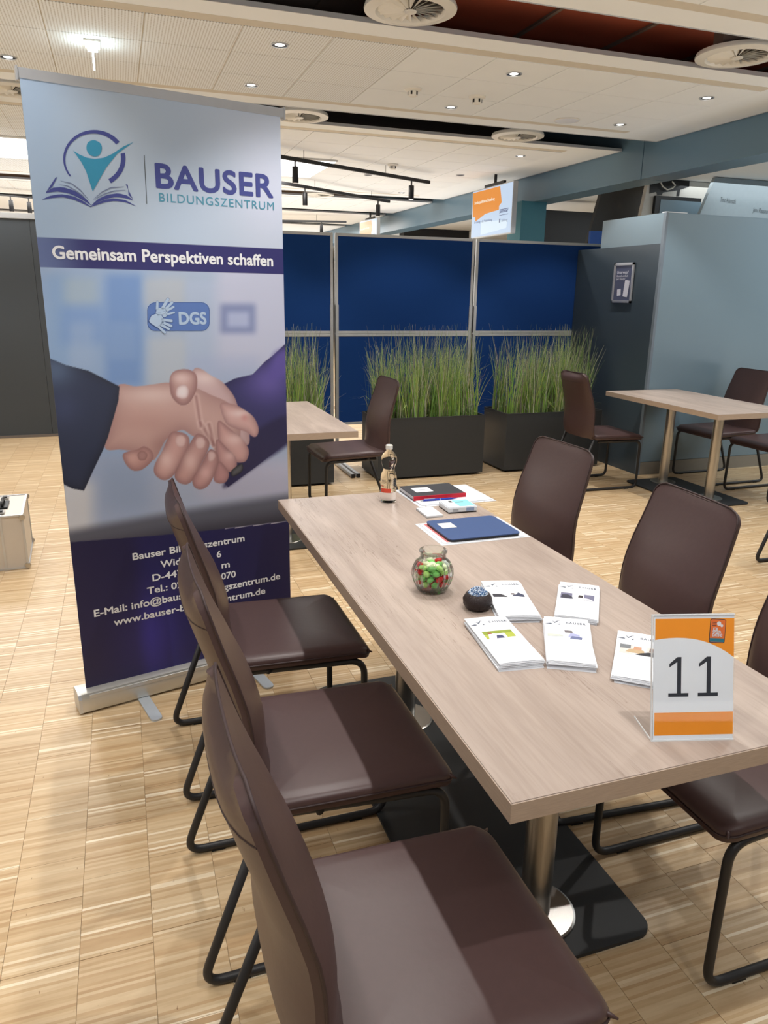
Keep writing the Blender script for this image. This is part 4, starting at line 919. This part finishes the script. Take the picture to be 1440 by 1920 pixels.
rect(80, 200, 40, 900, 40, (128, 162, 204), .4); rect(170, 350, 60, 210, 45, (170, 186, 196), .6); rect(395, 590, 40, 640, 40, (112, 146, 202), .75); rect(150, 390, 210, 420, 50, (116, 150, 206), .6); rect(200, 330, 300, 560, 40, (160, 182, 214), .5)
rect(600, 820, 60, 220, 40, (186, 192, 200), .7); rect(620, 830, 380, 660, 40, (190, 196, 204), .6); rect(410, 560, 300, 500, 30, (140, 168, 210), .5)
rect(830, 1010, 80, 700, 30, (176, 190, 216), .6); rect(990, 1420, -40, 560, 60, (196, 198, 220), .8)
rect(1010, 1200, 200, 360, 26, (120, 132, 176), .8); rect(1050, 1165, 245, 325, 22, (172, 182, 214), 1.0); rect(840, 1220, 480, 640, 40, (168, 180, 212), .5)
rect(-200, 1500, 1000, 1500, 60, (176, 182, 208), .5); rect(120, 330, 1150, 1500, 60, (222, 222, 226), .8); rect(380, 620, 1050, 1300, 70, (150, 168, 200), .6); rect(900, 1400, 1050, 1260, 60, (196, 192, 214), .7)
# dark table edge and violet base
yb = np.interp(QX, [-200, 180, 800, 1400], [1470, 1400, 1290, 1200]); over(sm(-10, 60, QY-yb), (96, 98, 112)); over(sm(60, 200, QY-yb), (52, 50, 62))
ln = np.interp(PX, [120, 300, 400, 560], [1016, 1002, 992, 973]); nav = sm(-1, 1, PY-ln)*(vv < .8)
over(nav, (38, 36, 84)); over(nav*np.exp(-((uu-.27)/.13)**2-((vv-.25)/.22)**2), (62, 56, 146)); over(nav*sm(.30, .22, uu)*.55, (38, 34, 64)); over(nav*sm(.5, .8, uu)*.35, (38, 34, 68))
over(nav*(np.abs(PY-ln) < 1.2)*(PX > 420)*(PX < 560), (190, 186, 200))
def poly_sd(pts):
    P = np.array(pts, float); sd = np.full(QX.shape, 1e9); inside = np.zeros(QX.shape, bool)
    for i in range(len(P)):
        a = P[i]; b_ = P[(i+1) % len(P)]; e = b_-a; w0 = QX-a[0]; w1 = QY-a[1]; L2 = e@e
        t_ = np.clip((w0*e[0]+w1*e[1])/L2, 0, 1); d = (w0-e[0]*t_)**2+(w1-e[1]*t_)**2; sd = np.minimum(sd, d)
        c = ((a[1] > QY) != (b_[1] > QY)) & (QX < (b_[0]-a[0])*(QY-a[1])/((b_[1]-a[1]) or 1e-9)+a[0]); inside ^= c
    return np.where(inside, np.sqrt(sd), -np.sqrt(sd))
def smooth_poly(p, n=5):
    o = []; N = len(p)
    for i in range(N):
        a, b_, c, d = [np.array(p[(i+k_) % N], float) for k_ in (-1, 0, 1, 2)]
        for k_ in range(n):
            t_ = k_/n; o.append(.5*((2*b_)+(-a+c)*t_+(2*a-5*b_+4*c-d)*t_**2+(-a+3*b_-3*c+d)*t_**3))
    return o
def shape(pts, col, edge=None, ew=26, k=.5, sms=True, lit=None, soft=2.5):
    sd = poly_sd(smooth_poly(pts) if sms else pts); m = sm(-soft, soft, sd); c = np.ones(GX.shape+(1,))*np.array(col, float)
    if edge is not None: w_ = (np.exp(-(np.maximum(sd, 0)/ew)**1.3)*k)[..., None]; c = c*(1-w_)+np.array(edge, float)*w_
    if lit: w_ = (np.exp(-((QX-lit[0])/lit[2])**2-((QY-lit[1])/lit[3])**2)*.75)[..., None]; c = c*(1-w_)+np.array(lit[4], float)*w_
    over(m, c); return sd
SK = (206, 178, 180); SE = (142, 104, 104); SL = (240, 218, 216)
shape([(1362, 415), (1290, 482), (1250, 512), (1185, 580), (1090, 602), (1030, 632), (1045, 700), (1060, 900), (1080, 1060), (1030, 1160), (1052, 1188), (1200, 1080), (1300, 1002), (1376, 940), (1420, 900), (1420, 380)], (58, 56, 104), (36, 34, 66), 30, .6, False, (1270, 620, 130, 110, (112, 98, 176)))
shape([(1300, 480), (1362, 440), (1400, 430), (1400, 560), (1340, 600), (1270, 600)], (96, 84, 158), None, soft=30)
shape([(1150, 930), (1370, 800), (1400, 930), (1200, 1075), (1052, 1180), (1040, 1150)], (44, 40, 78), None, soft=20)
# right wrist and receding hand
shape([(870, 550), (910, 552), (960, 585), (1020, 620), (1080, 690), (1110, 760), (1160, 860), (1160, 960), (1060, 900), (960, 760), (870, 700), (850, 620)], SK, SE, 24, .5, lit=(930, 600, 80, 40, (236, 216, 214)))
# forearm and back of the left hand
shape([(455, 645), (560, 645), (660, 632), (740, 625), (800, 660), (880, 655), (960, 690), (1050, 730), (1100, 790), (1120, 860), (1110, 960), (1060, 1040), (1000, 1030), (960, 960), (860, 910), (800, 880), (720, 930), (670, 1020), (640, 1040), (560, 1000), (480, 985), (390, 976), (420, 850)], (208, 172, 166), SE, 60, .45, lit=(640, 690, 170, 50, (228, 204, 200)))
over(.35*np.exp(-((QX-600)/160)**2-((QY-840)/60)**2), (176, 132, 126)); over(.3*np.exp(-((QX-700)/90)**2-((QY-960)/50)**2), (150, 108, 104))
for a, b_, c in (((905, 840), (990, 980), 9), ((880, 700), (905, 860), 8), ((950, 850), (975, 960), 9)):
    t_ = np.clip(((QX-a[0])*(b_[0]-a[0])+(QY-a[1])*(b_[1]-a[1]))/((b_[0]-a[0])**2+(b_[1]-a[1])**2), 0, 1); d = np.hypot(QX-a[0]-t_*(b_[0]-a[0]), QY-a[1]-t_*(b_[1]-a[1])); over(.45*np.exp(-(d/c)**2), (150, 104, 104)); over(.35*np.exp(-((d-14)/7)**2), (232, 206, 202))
# left hand fingers wrapping behind (right side)
shape([(1010, 740), (1080, 740), (1140, 770), (1190, 810), (1216, 865), (1212, 905), (1190, 917), (1150, 890), (1090, 870), (1040, 840)], (218, 178, 174), SE, 20, .6, lit=(1120, 790, 60, 20, SL))
over(.5*np.exp(-((QX-1142)/18)**2-((QY-812)/18)**2), (206, 130, 130))
shape([(1000, 830), (1060, 870), (1130, 930), (1165, 990), (1150, 1045), (1110, 1055), (1080, 1040), (1030, 980), (1000, 930)], (214, 170, 166), SE, 20, .7, lit=(1090, 930, 50, 30, (236, 206, 202)))
shape([(990, 930), (1050, 980), (1095, 1030), (1098, 1080), (1070, 1106), (1030, 1090), (995, 1040)], (204, 158, 156), SE, 18, .7, lit=(1060, 1020, 30, 25, (230, 196, 194)))
shape([(1000, 1050), (1040, 1080), (1058, 1120), (1040, 1160), (1000, 1166), (975, 1140)], (196, 148, 148), SE, 16, .7)
# right hand fingers seen below
shape([(560, 985), (600, 968), (640, 990), (650, 1030), (620, 1070), (575, 1098), (530, 1092), (495, 1050), (490, 1005)], (196, 152, 148), SE, 22, .7, lit=(540, 1030, 30, 30, (216, 176, 172)))
shape([(740, 900), (780, 888), (830, 905), (845, 950), (810, 1040), (770, 1110), (730, 1145), (690, 1145), (655, 1110), (660, 1060), (700, 990)], (210, 166, 162), SE, 24, .75, lit=(720, 1040, 40, 50, (234, 204, 200)))
shape([(870, 915), (905, 902), (945, 930), (950, 975), (910, 1060), (870, 1140), (830, 1172), (785, 1160), (765, 1120), (800, 1040)], (206, 162, 158), SE, 24, .75, lit=(850, 1050, 35, 50, (232, 200, 196)))
shape([(945, 995), (970, 985), (998, 1010), (1000, 1060), (975, 1130), (945, 1180), (905, 1200), (870, 1185), (862, 1140), (900, 1080)], (206, 160, 158), SE, 22, .75, lit=(930, 1110, 30, 35, (230, 190, 188)))
# nails and thumb
for p_ in ([(775, 915), (805, 908), (825, 930), (815, 965), (785, 970), (768, 945)], [(885, 925), (915, 920), (930, 945), (920, 975), (890, 980), (878, 955)], [(948, 1000), (975, 998), (985, 1020), (972, 1045), (948, 1045)]): shape(p_, (222, 192, 190), (186, 144, 142), 7, .6)
shape([(590, 990), (618, 1010), (606, 1040), (575, 1040), (565, 1010)], (176, 136, 134), (140, 100, 98), 8, .6)
shape([(770, 560), (830, 552), (880, 580), (885, 650), (860, 710), (830, 742), (790, 742), (750, 700), (738, 640), (742, 590)], (206, 168, 164), SE, 30, .8, lit=(800, 600, 50, 30, (232, 208, 206)))
shape([(800, 636), (830, 640), (842, 670), (832, 705), (800, 712), (772, 695), (775, 655)], (240, 226, 228), (180, 140, 140), 9, .7)
# left sleeve
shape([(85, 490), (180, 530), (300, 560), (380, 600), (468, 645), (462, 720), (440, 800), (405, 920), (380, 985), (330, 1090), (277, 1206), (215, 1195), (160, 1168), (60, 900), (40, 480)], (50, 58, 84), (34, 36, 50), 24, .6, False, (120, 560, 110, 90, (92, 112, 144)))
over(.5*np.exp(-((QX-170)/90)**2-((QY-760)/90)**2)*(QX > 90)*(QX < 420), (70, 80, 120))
# watch strap
shape([(1070, 1100), (1125, 1060), (1130, 1100), (1080, 1130)], (96, 96, 100), (30, 30, 34), 8, .9)
# strip
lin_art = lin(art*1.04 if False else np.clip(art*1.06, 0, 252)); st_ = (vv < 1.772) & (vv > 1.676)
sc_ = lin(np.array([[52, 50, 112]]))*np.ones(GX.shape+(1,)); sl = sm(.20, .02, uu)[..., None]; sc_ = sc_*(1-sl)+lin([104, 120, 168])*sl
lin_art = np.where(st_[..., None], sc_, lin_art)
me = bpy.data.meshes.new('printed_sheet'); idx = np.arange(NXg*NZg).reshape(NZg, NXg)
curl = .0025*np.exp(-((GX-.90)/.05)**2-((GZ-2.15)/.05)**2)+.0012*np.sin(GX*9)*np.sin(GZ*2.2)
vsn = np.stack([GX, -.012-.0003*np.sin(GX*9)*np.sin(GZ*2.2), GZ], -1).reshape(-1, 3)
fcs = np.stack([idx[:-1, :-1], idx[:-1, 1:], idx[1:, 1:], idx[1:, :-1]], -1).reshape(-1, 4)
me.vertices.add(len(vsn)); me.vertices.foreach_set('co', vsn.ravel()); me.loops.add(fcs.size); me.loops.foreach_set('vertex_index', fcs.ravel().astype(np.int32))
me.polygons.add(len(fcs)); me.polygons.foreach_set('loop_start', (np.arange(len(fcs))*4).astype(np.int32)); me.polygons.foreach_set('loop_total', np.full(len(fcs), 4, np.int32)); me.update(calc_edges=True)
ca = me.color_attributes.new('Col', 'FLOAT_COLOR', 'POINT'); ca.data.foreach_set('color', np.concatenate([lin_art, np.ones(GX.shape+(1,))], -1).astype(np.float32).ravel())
pm = bpy.data.materials.new('banner_print'); pm.use_nodes = True; _nt = pm.node_tree; _b = _nt.nodes['Principled BSDF']; _b.inputs['Roughness'].default_value = .45
_at = _nt.nodes.new('ShaderNodeAttribute'); _at.attribute_name = 'Col'; _nt.links.new(_at.outputs['Color'], _b.inputs['Base Color'])
me.materials.append(pm); po_ = bpy.data.objects.new('printed_sheet', me); COL.objects.link(po_); po_.parent = bn
MB().box(U0, U1, -.0095, -.0088, .075, 2.245).build('sheet_backing', mat('grey_sheet_back', srgb(120, 120, 126), .6), bn)
LM = Matrix(((1, 0, 0, 0), (0, 0, -1, -.0123), (0, 1, 0, 0), (0, 0, 0, 1)))
wtx = mat('print_white', srgb(244, 246, 250), .5, noise=0); nvy = mat('print_indigo', srgb(70, 78, 148), .5, noise=0); tealp = mat('print_teal', srgb(84, 152, 178), .5, noise=0)
T = Matrix.Translation
text('BAUSER', .112, nvy, LM @ T((.437, 1.957, .0006)), bn, .028, width=.446, spacing=1.05)
text('BILDUNGSZENTRUM', .041, tealp, LM @ T((.443, 1.911, .0006)), bn, .006, width=.444, spacing=1.15)
flat([[(.396, 1.90), (.3985, 1.90), (.4015, 2.057), (.399, 2.057)]], gt, LM, bn, 'logo_divider', .0006)
text('Gemeinsam Perspektiven schaffen', .058, wtx, LM @ T((.070, 1.706, .0006)), bn, .028, width=.806)
for s_, x_, y_, w_, h_ in (('Bauser Bildungszentrum', .247, .592, .465, .040), ('Wid', .353, .540, .080, .040), ('6', .588, .540, .018, .040), ('D-447', .317, .489, .122, .040), ('m', .607, .488, .034, .040),
        ('Tel.: 023', .292, .4385, .165, .040), ('070', .603, .4385, .063, .040), ('E-Mail: info@bauser-bildungszentrum.de', .084, .388, .788, .041), ('www.bauser-bildungszentrum.de', .154, .334, .645, .041)):
    text(s_, h_, wtx, LM @ T((x_, y_, .0006)), bn, .026, width=w_)
# logo artwork (measured in the enlarged view, 2.88 px per unit)
def invuv(X, Y):   # from enlarged view [60,100..560,600] to banner plane
    x = 60+X/2.88; y = 100+Y/2.88
    d = FW*CF+RT*(x-720)+UP*(960-y); n = NRM; o = Vector((OX, OY, CH)); s = (Vector((OX, OY, 0)).dot(n))/d.dot(n); p = d*s
    return ((p.x-OX)*U.x+(p.y-OY)*U.y, CH+p.z)
def A(pts, sms=True, n=4): 
    q = smooth_poly(pts, n) if sms else pts; return [invuv(float(a), float(b_)) for a, b_ in q]
cc = (332, 572)
def ringarc(a0, a1, r0, r1, n=26, ex=(0, 0)):
    out = []; inn_ = []
    for i in range(n+1):
        a = math.radians(a0+(a1-a0)*i/n); k_ = i/n; w = r0+(r1-r0)*math.sin(PI*min(k_, 1)*.5) if False else r0+(r1-r0)*k_
        out.append((cc[0]+168*math.cos(a), cc[1]-155*math.sin(a))); inn_.append((cc[0]+(168-w)*math.cos(a), cc[1]-(155-w)*math.sin(a)))
    return out, inn_
def ring_faces(a0, a1, w0, w1, name):
    o, i_ = ringarc(a0, a1, w0, w1); mb = MB(); P = [LM @ Vector((*invuv(*p), .0006)) for p in o]+[LM @ Vector((*invuv(*p), .0006)) for p in i_]; n = len(o)
    mb.add(P, [(k_, k_+1, n+k_+1, n+k_) for k_ in range(n-1)]); mb.build(name, nvy, bn)
ring_faces(218, 36, 8, 24, 'logo_ring'); ring_faces(12, -58, 24, 26, 'logo_ring')
def strip(name, top, bot, m):
    """filled band between two point rows"""
    n = 14; tp = np.array(top, float); bt = np.array(bot, float)
    f_ = lambda P, t_: np.array([np.interp(t_, np.linspace(0, 1, len(P)), P[:, 0]), np.interp(t_, np.linspace(0, 1, len(P)), P[:, 1])])
    mb = MB(); a = [f_(tp, i/n) for i in range(n+1)]; b_ = [f_(bt, i/n) for i in range(n+1)]
    mb.add([LM @ Vector((*invuv(*p), .0006)) for p in a+b_], [(i, i+1, n+1+i+1, n+1+i) for i in range(n)]); mb.build(name, m, bn)
figm = mat('print_figure_teal', srgb(58, 148, 184), .5, noise=.12, scale=6)
flat([A([(330, 472), (365, 490), (372, 520), (360, 550), (335, 560), (305, 548), (290, 520), (297, 485)])], figm, LM, bn, 'logo_head', .0006)
strip('logo_figure', [(218, 528), (250, 548), (290, 566), (335, 574), (385, 566), (430, 545), (490, 505), (545, 481)], [(218, 528), (262, 590), (288, 640), (322, 745), (325, 745), (395, 620), (455, 545), (545, 481)], figm)
strip('logo_page', [(72, 752), (124, 672)], [(105, 724), (132, 672)], nvy)
strip('logo_page', [(72, 752), (108, 728), (160, 724), (230, 745), (290, 790), (314, 820)], [(72, 756), (130, 748), (190, 756), (250, 782), (290, 806), (314, 822)], nvy)
strip('logo_page', [(50, 792), (90, 772), (150, 762), (215, 772), (270, 798), (311, 828)], [(50, 793), (100, 784), (160, 778), (215, 790), (270, 812), (311, 832)], nvy)
strip('logo_page', [(540, 790), (500, 708)], [(516, 766), (512, 712)], nvy)
strip('logo_page', [(540, 794), (510, 770), (460, 757), (400, 766), (350, 790), (316, 822)], [(540, 796), (500, 784), (450, 778), (400, 786), (350, 806), (316, 824)], nvy)
strip('logo_page', [(556, 826), (500, 794), (440, 785), (390, 792), (340, 812), (311, 829)], [(556, 827), (500, 806), (440, 799), (390, 806), (340, 822), (311, 833)], nvy)
gp = mat('print_grey_blue', srgb(120, 132, 164), .5, noise=0)
strip('logo_page', [(150, 690), (210, 702), (260, 740), (302, 792)], [(150, 692), (210, 708), (255, 744), (302, 794)], gp); strip('logo_page', [(140, 710), (190, 716), (240, 745), (285, 780)], [(140, 711), (190, 721), (240, 751), (285, 782)], gp)
strip('logo_page', [(490, 722), (420, 724), (370, 750), (328, 790)], [(490, 724), (420, 731), (370, 756), (328, 793)], gp); strip('logo_page', [(500, 740), (440, 742), (385, 758), (335, 790)], [(500, 742), (440, 748), (385, 765), (335, 793)], gp)
# sign language badge (enlarged view [270,550..400,630], 11.08 px per unit)
def inv2(X, Y): return invuv((270+X/11.08-60)*2.88, (550+Y/11.08-100)*2.88)
def B_(pts, sms=True): q = smooth_poly(pts, 3) if sms else pts; return [inv2(float(a), float(b_)) for a, b_ in q]
bl = mat('badge_blue', srgb(98, 130, 196), .5, noise=.04); bl2 = mat('badge_pale', srgb(186, 210, 238), .5, noise=0); bl3 = mat('badge_outline', srgb(70, 96, 160), .5, noise=0)
rr = [(45+(x+.5)*1295, 185+(y+.5)*595) for x, y in rrect(1, 1, .0001, 1)]
def rrp(x0, x1, y0, y1, r): return [((x0+x1)/2+a, (y0+y1)/2+b_) for a, b_ in rrect(x1-x0, y1-y0, r, 6)]
flat([B_(rrp(38, 1346, 178, 788, 170), False)], bl2, LM, bn, 'badge_border', .0004); flat([B_(rrp(46, 1338, 186, 780, 165), False)], bl3, LM, bn, 'badge_outline', .0006); flat([B_(rrp(58, 1326, 198, 768, 158), False)], bl, LM, bn, 'badge_field', .0008)
def finger(a, b_, w):
    d = np.array(b_, float)-np.array(a, float); L_ = np.linalg.norm(d); d /= L_; n = np.array([-d[1], d[0]]); p = [np.array(a)-n*w*1.1, np.array(b_)-n*w]
    for k_ in range(5): t_ = -PI/2+PI*(k_+.5)/5; p.append(np.array(b_)+d*w*math.cos(t_)+n*w*math.sin(t_))
    p += [np.array(b_)+n*w, np.array(a)+n*w*1.1]; return [tuple(q) for q in p]
h1 = [[(220, 410), (240, 330), (300, 300), (400, 290), (470, 380), (450, 470), (400, 500), (330, 470)], finger((250, 330), (255, 180), 24), finger((350, 330), (470, 125), 30), finger((420, 330), (560, 190), 25), finger((430, 370), (590, 280), 22), finger((430, 440), (600, 395), 20)]
h2 = [[(80, 570), (130, 460), (230, 420), (330, 440), (400, 560), (380, 620), (300, 680), (240, 700), (120, 620)], finger((250, 440), (390, 395), 25), finger((330, 540), (545, 570), 26), finger((340, 590), (540, 675), 26), finger((310, 640), (490, 735), 24), finger((270, 680), (410, 810), 24)]
for hh, z in ((h1, .0012), (h2, .0020)):
    gro = lambda p_, k_: [(np.mean([q[0] for q in p_])+(x-np.mean([q[0] for q in p_]))*k_, np.mean([q[1] for q in p_])+(y-np.mean([q[1] for q in p_]))*(1+(k_-1)*1.0)) for x, y in p_]
    flat([B_(gro(p_, 1.10), False) for p_ in hh], bl3, LM, bn, 'badge_hand_outline', z); flat([B_(p_, False) for p_ in hh], bl2, LM, bn, 'badge_hand', z+.0004)
text('DGS', .062, bl2, LM @ T((.489, 1.487, .0014)), bn, .035, width=.103)

# ------------------------------------------------------------------ aluminium case and stand
sc = thing('aluminium_case', 'silver aluminium flight case standing on the parquet beside the banner', 'case', (-.86, 4.62, 0), .05)
cm = mat('case_panel', srgb(206, 198, 188), .45, metal=.25, noise=.05, scale=6)
MB().box(0, .115, 0, .49, .004, .33, b=.003).build('case_lid', cm, sc); MB().box(.121, .235, 0, .49, .004, .33, b=.003).build('case_body', cm, sc)
MB().box(.112, .124, -.003, .493, .002, .332).build('closing_rail', alu, sc)
for x in (.0, .235):
    for y in (.0, .49): MB().box(x-.006, x+.006, y-.006, y+.006, .003, .333, b=.003).build('corner_edge', alu, sc)
for y in (.0, .49):
    for z in (.006, .33): MB().box(-.004, .239, y-.006, y+.006, z-.005, z+.005).build('edge_rail', alu, sc)
for x in (0, .235):
    for z in (.006, .33): MB().box(x-.006, x+.006, 0, .49, z-.005, z+.005).build('edge_rail', alu, sc)
for x in (.0, .235):
    for y in (0, .49):
        for z in (.02, .318): MB().lathe([(.016, -.008), (.018, 0), (.016, .008)], 12).build('ball_corner', steel, sc, loc=(x, y-.004 if y == 0 else y+.004, z), rot=(PI/2, 0, 0))
h = MB().tube(arc([(.118, .19, .338), (.118, .19, .362), (.118, .31, .362), (.118, .31, .338)], .02, 4), .009, 8).build('handle', black, sc, smooth='all'); MB().box(.085, .15, .165, .335, .335, .341, b=.002).build('handle_plate', black, sc)
for y in (.08, .42):
    MB().box(.095, .14, y-.035, y+.035, .333, .342, b=.003).build('latch', steel, sc); MB().box(.105, .13, y-.02, y+.02, .342, .347).build('latch_lever', black, sc)
st = thing('folding_stand', 'black folding stand with a clamp, cut by the picture edge', 'stand', (-1.09, 6.1, 0))
MB().tube([(-.28, .5, .62), (-.12, .3, .36), (.09, -.1, .02)], .016, 8).build('leg', black_steel, st, smooth='all'); MB().tube([(-.6, .3, .02), (-.28, .5, .62)], .016, 8).build('leg', black_steel, st)
MB().box(-.07, .0, .08, .14, .18, .25, b=.008).build('clamp', black, st); MB().tube([(-.5, .1, .16), (-.02, .1, .2)], .010, 8).build('brace', alu, st); MB().tube(arc([(-.5, .0, .06), (-.1, .0, .05), (.06, -.08, .08)], .05), .012, 8).build('cable', mat('grey_cable', srgb(130, 130, 130), .5), st)
MB().box(-.6, -.2, .1, .5, .26, .28).build('shelf', alu, st)
print('objects', len(S.objects))
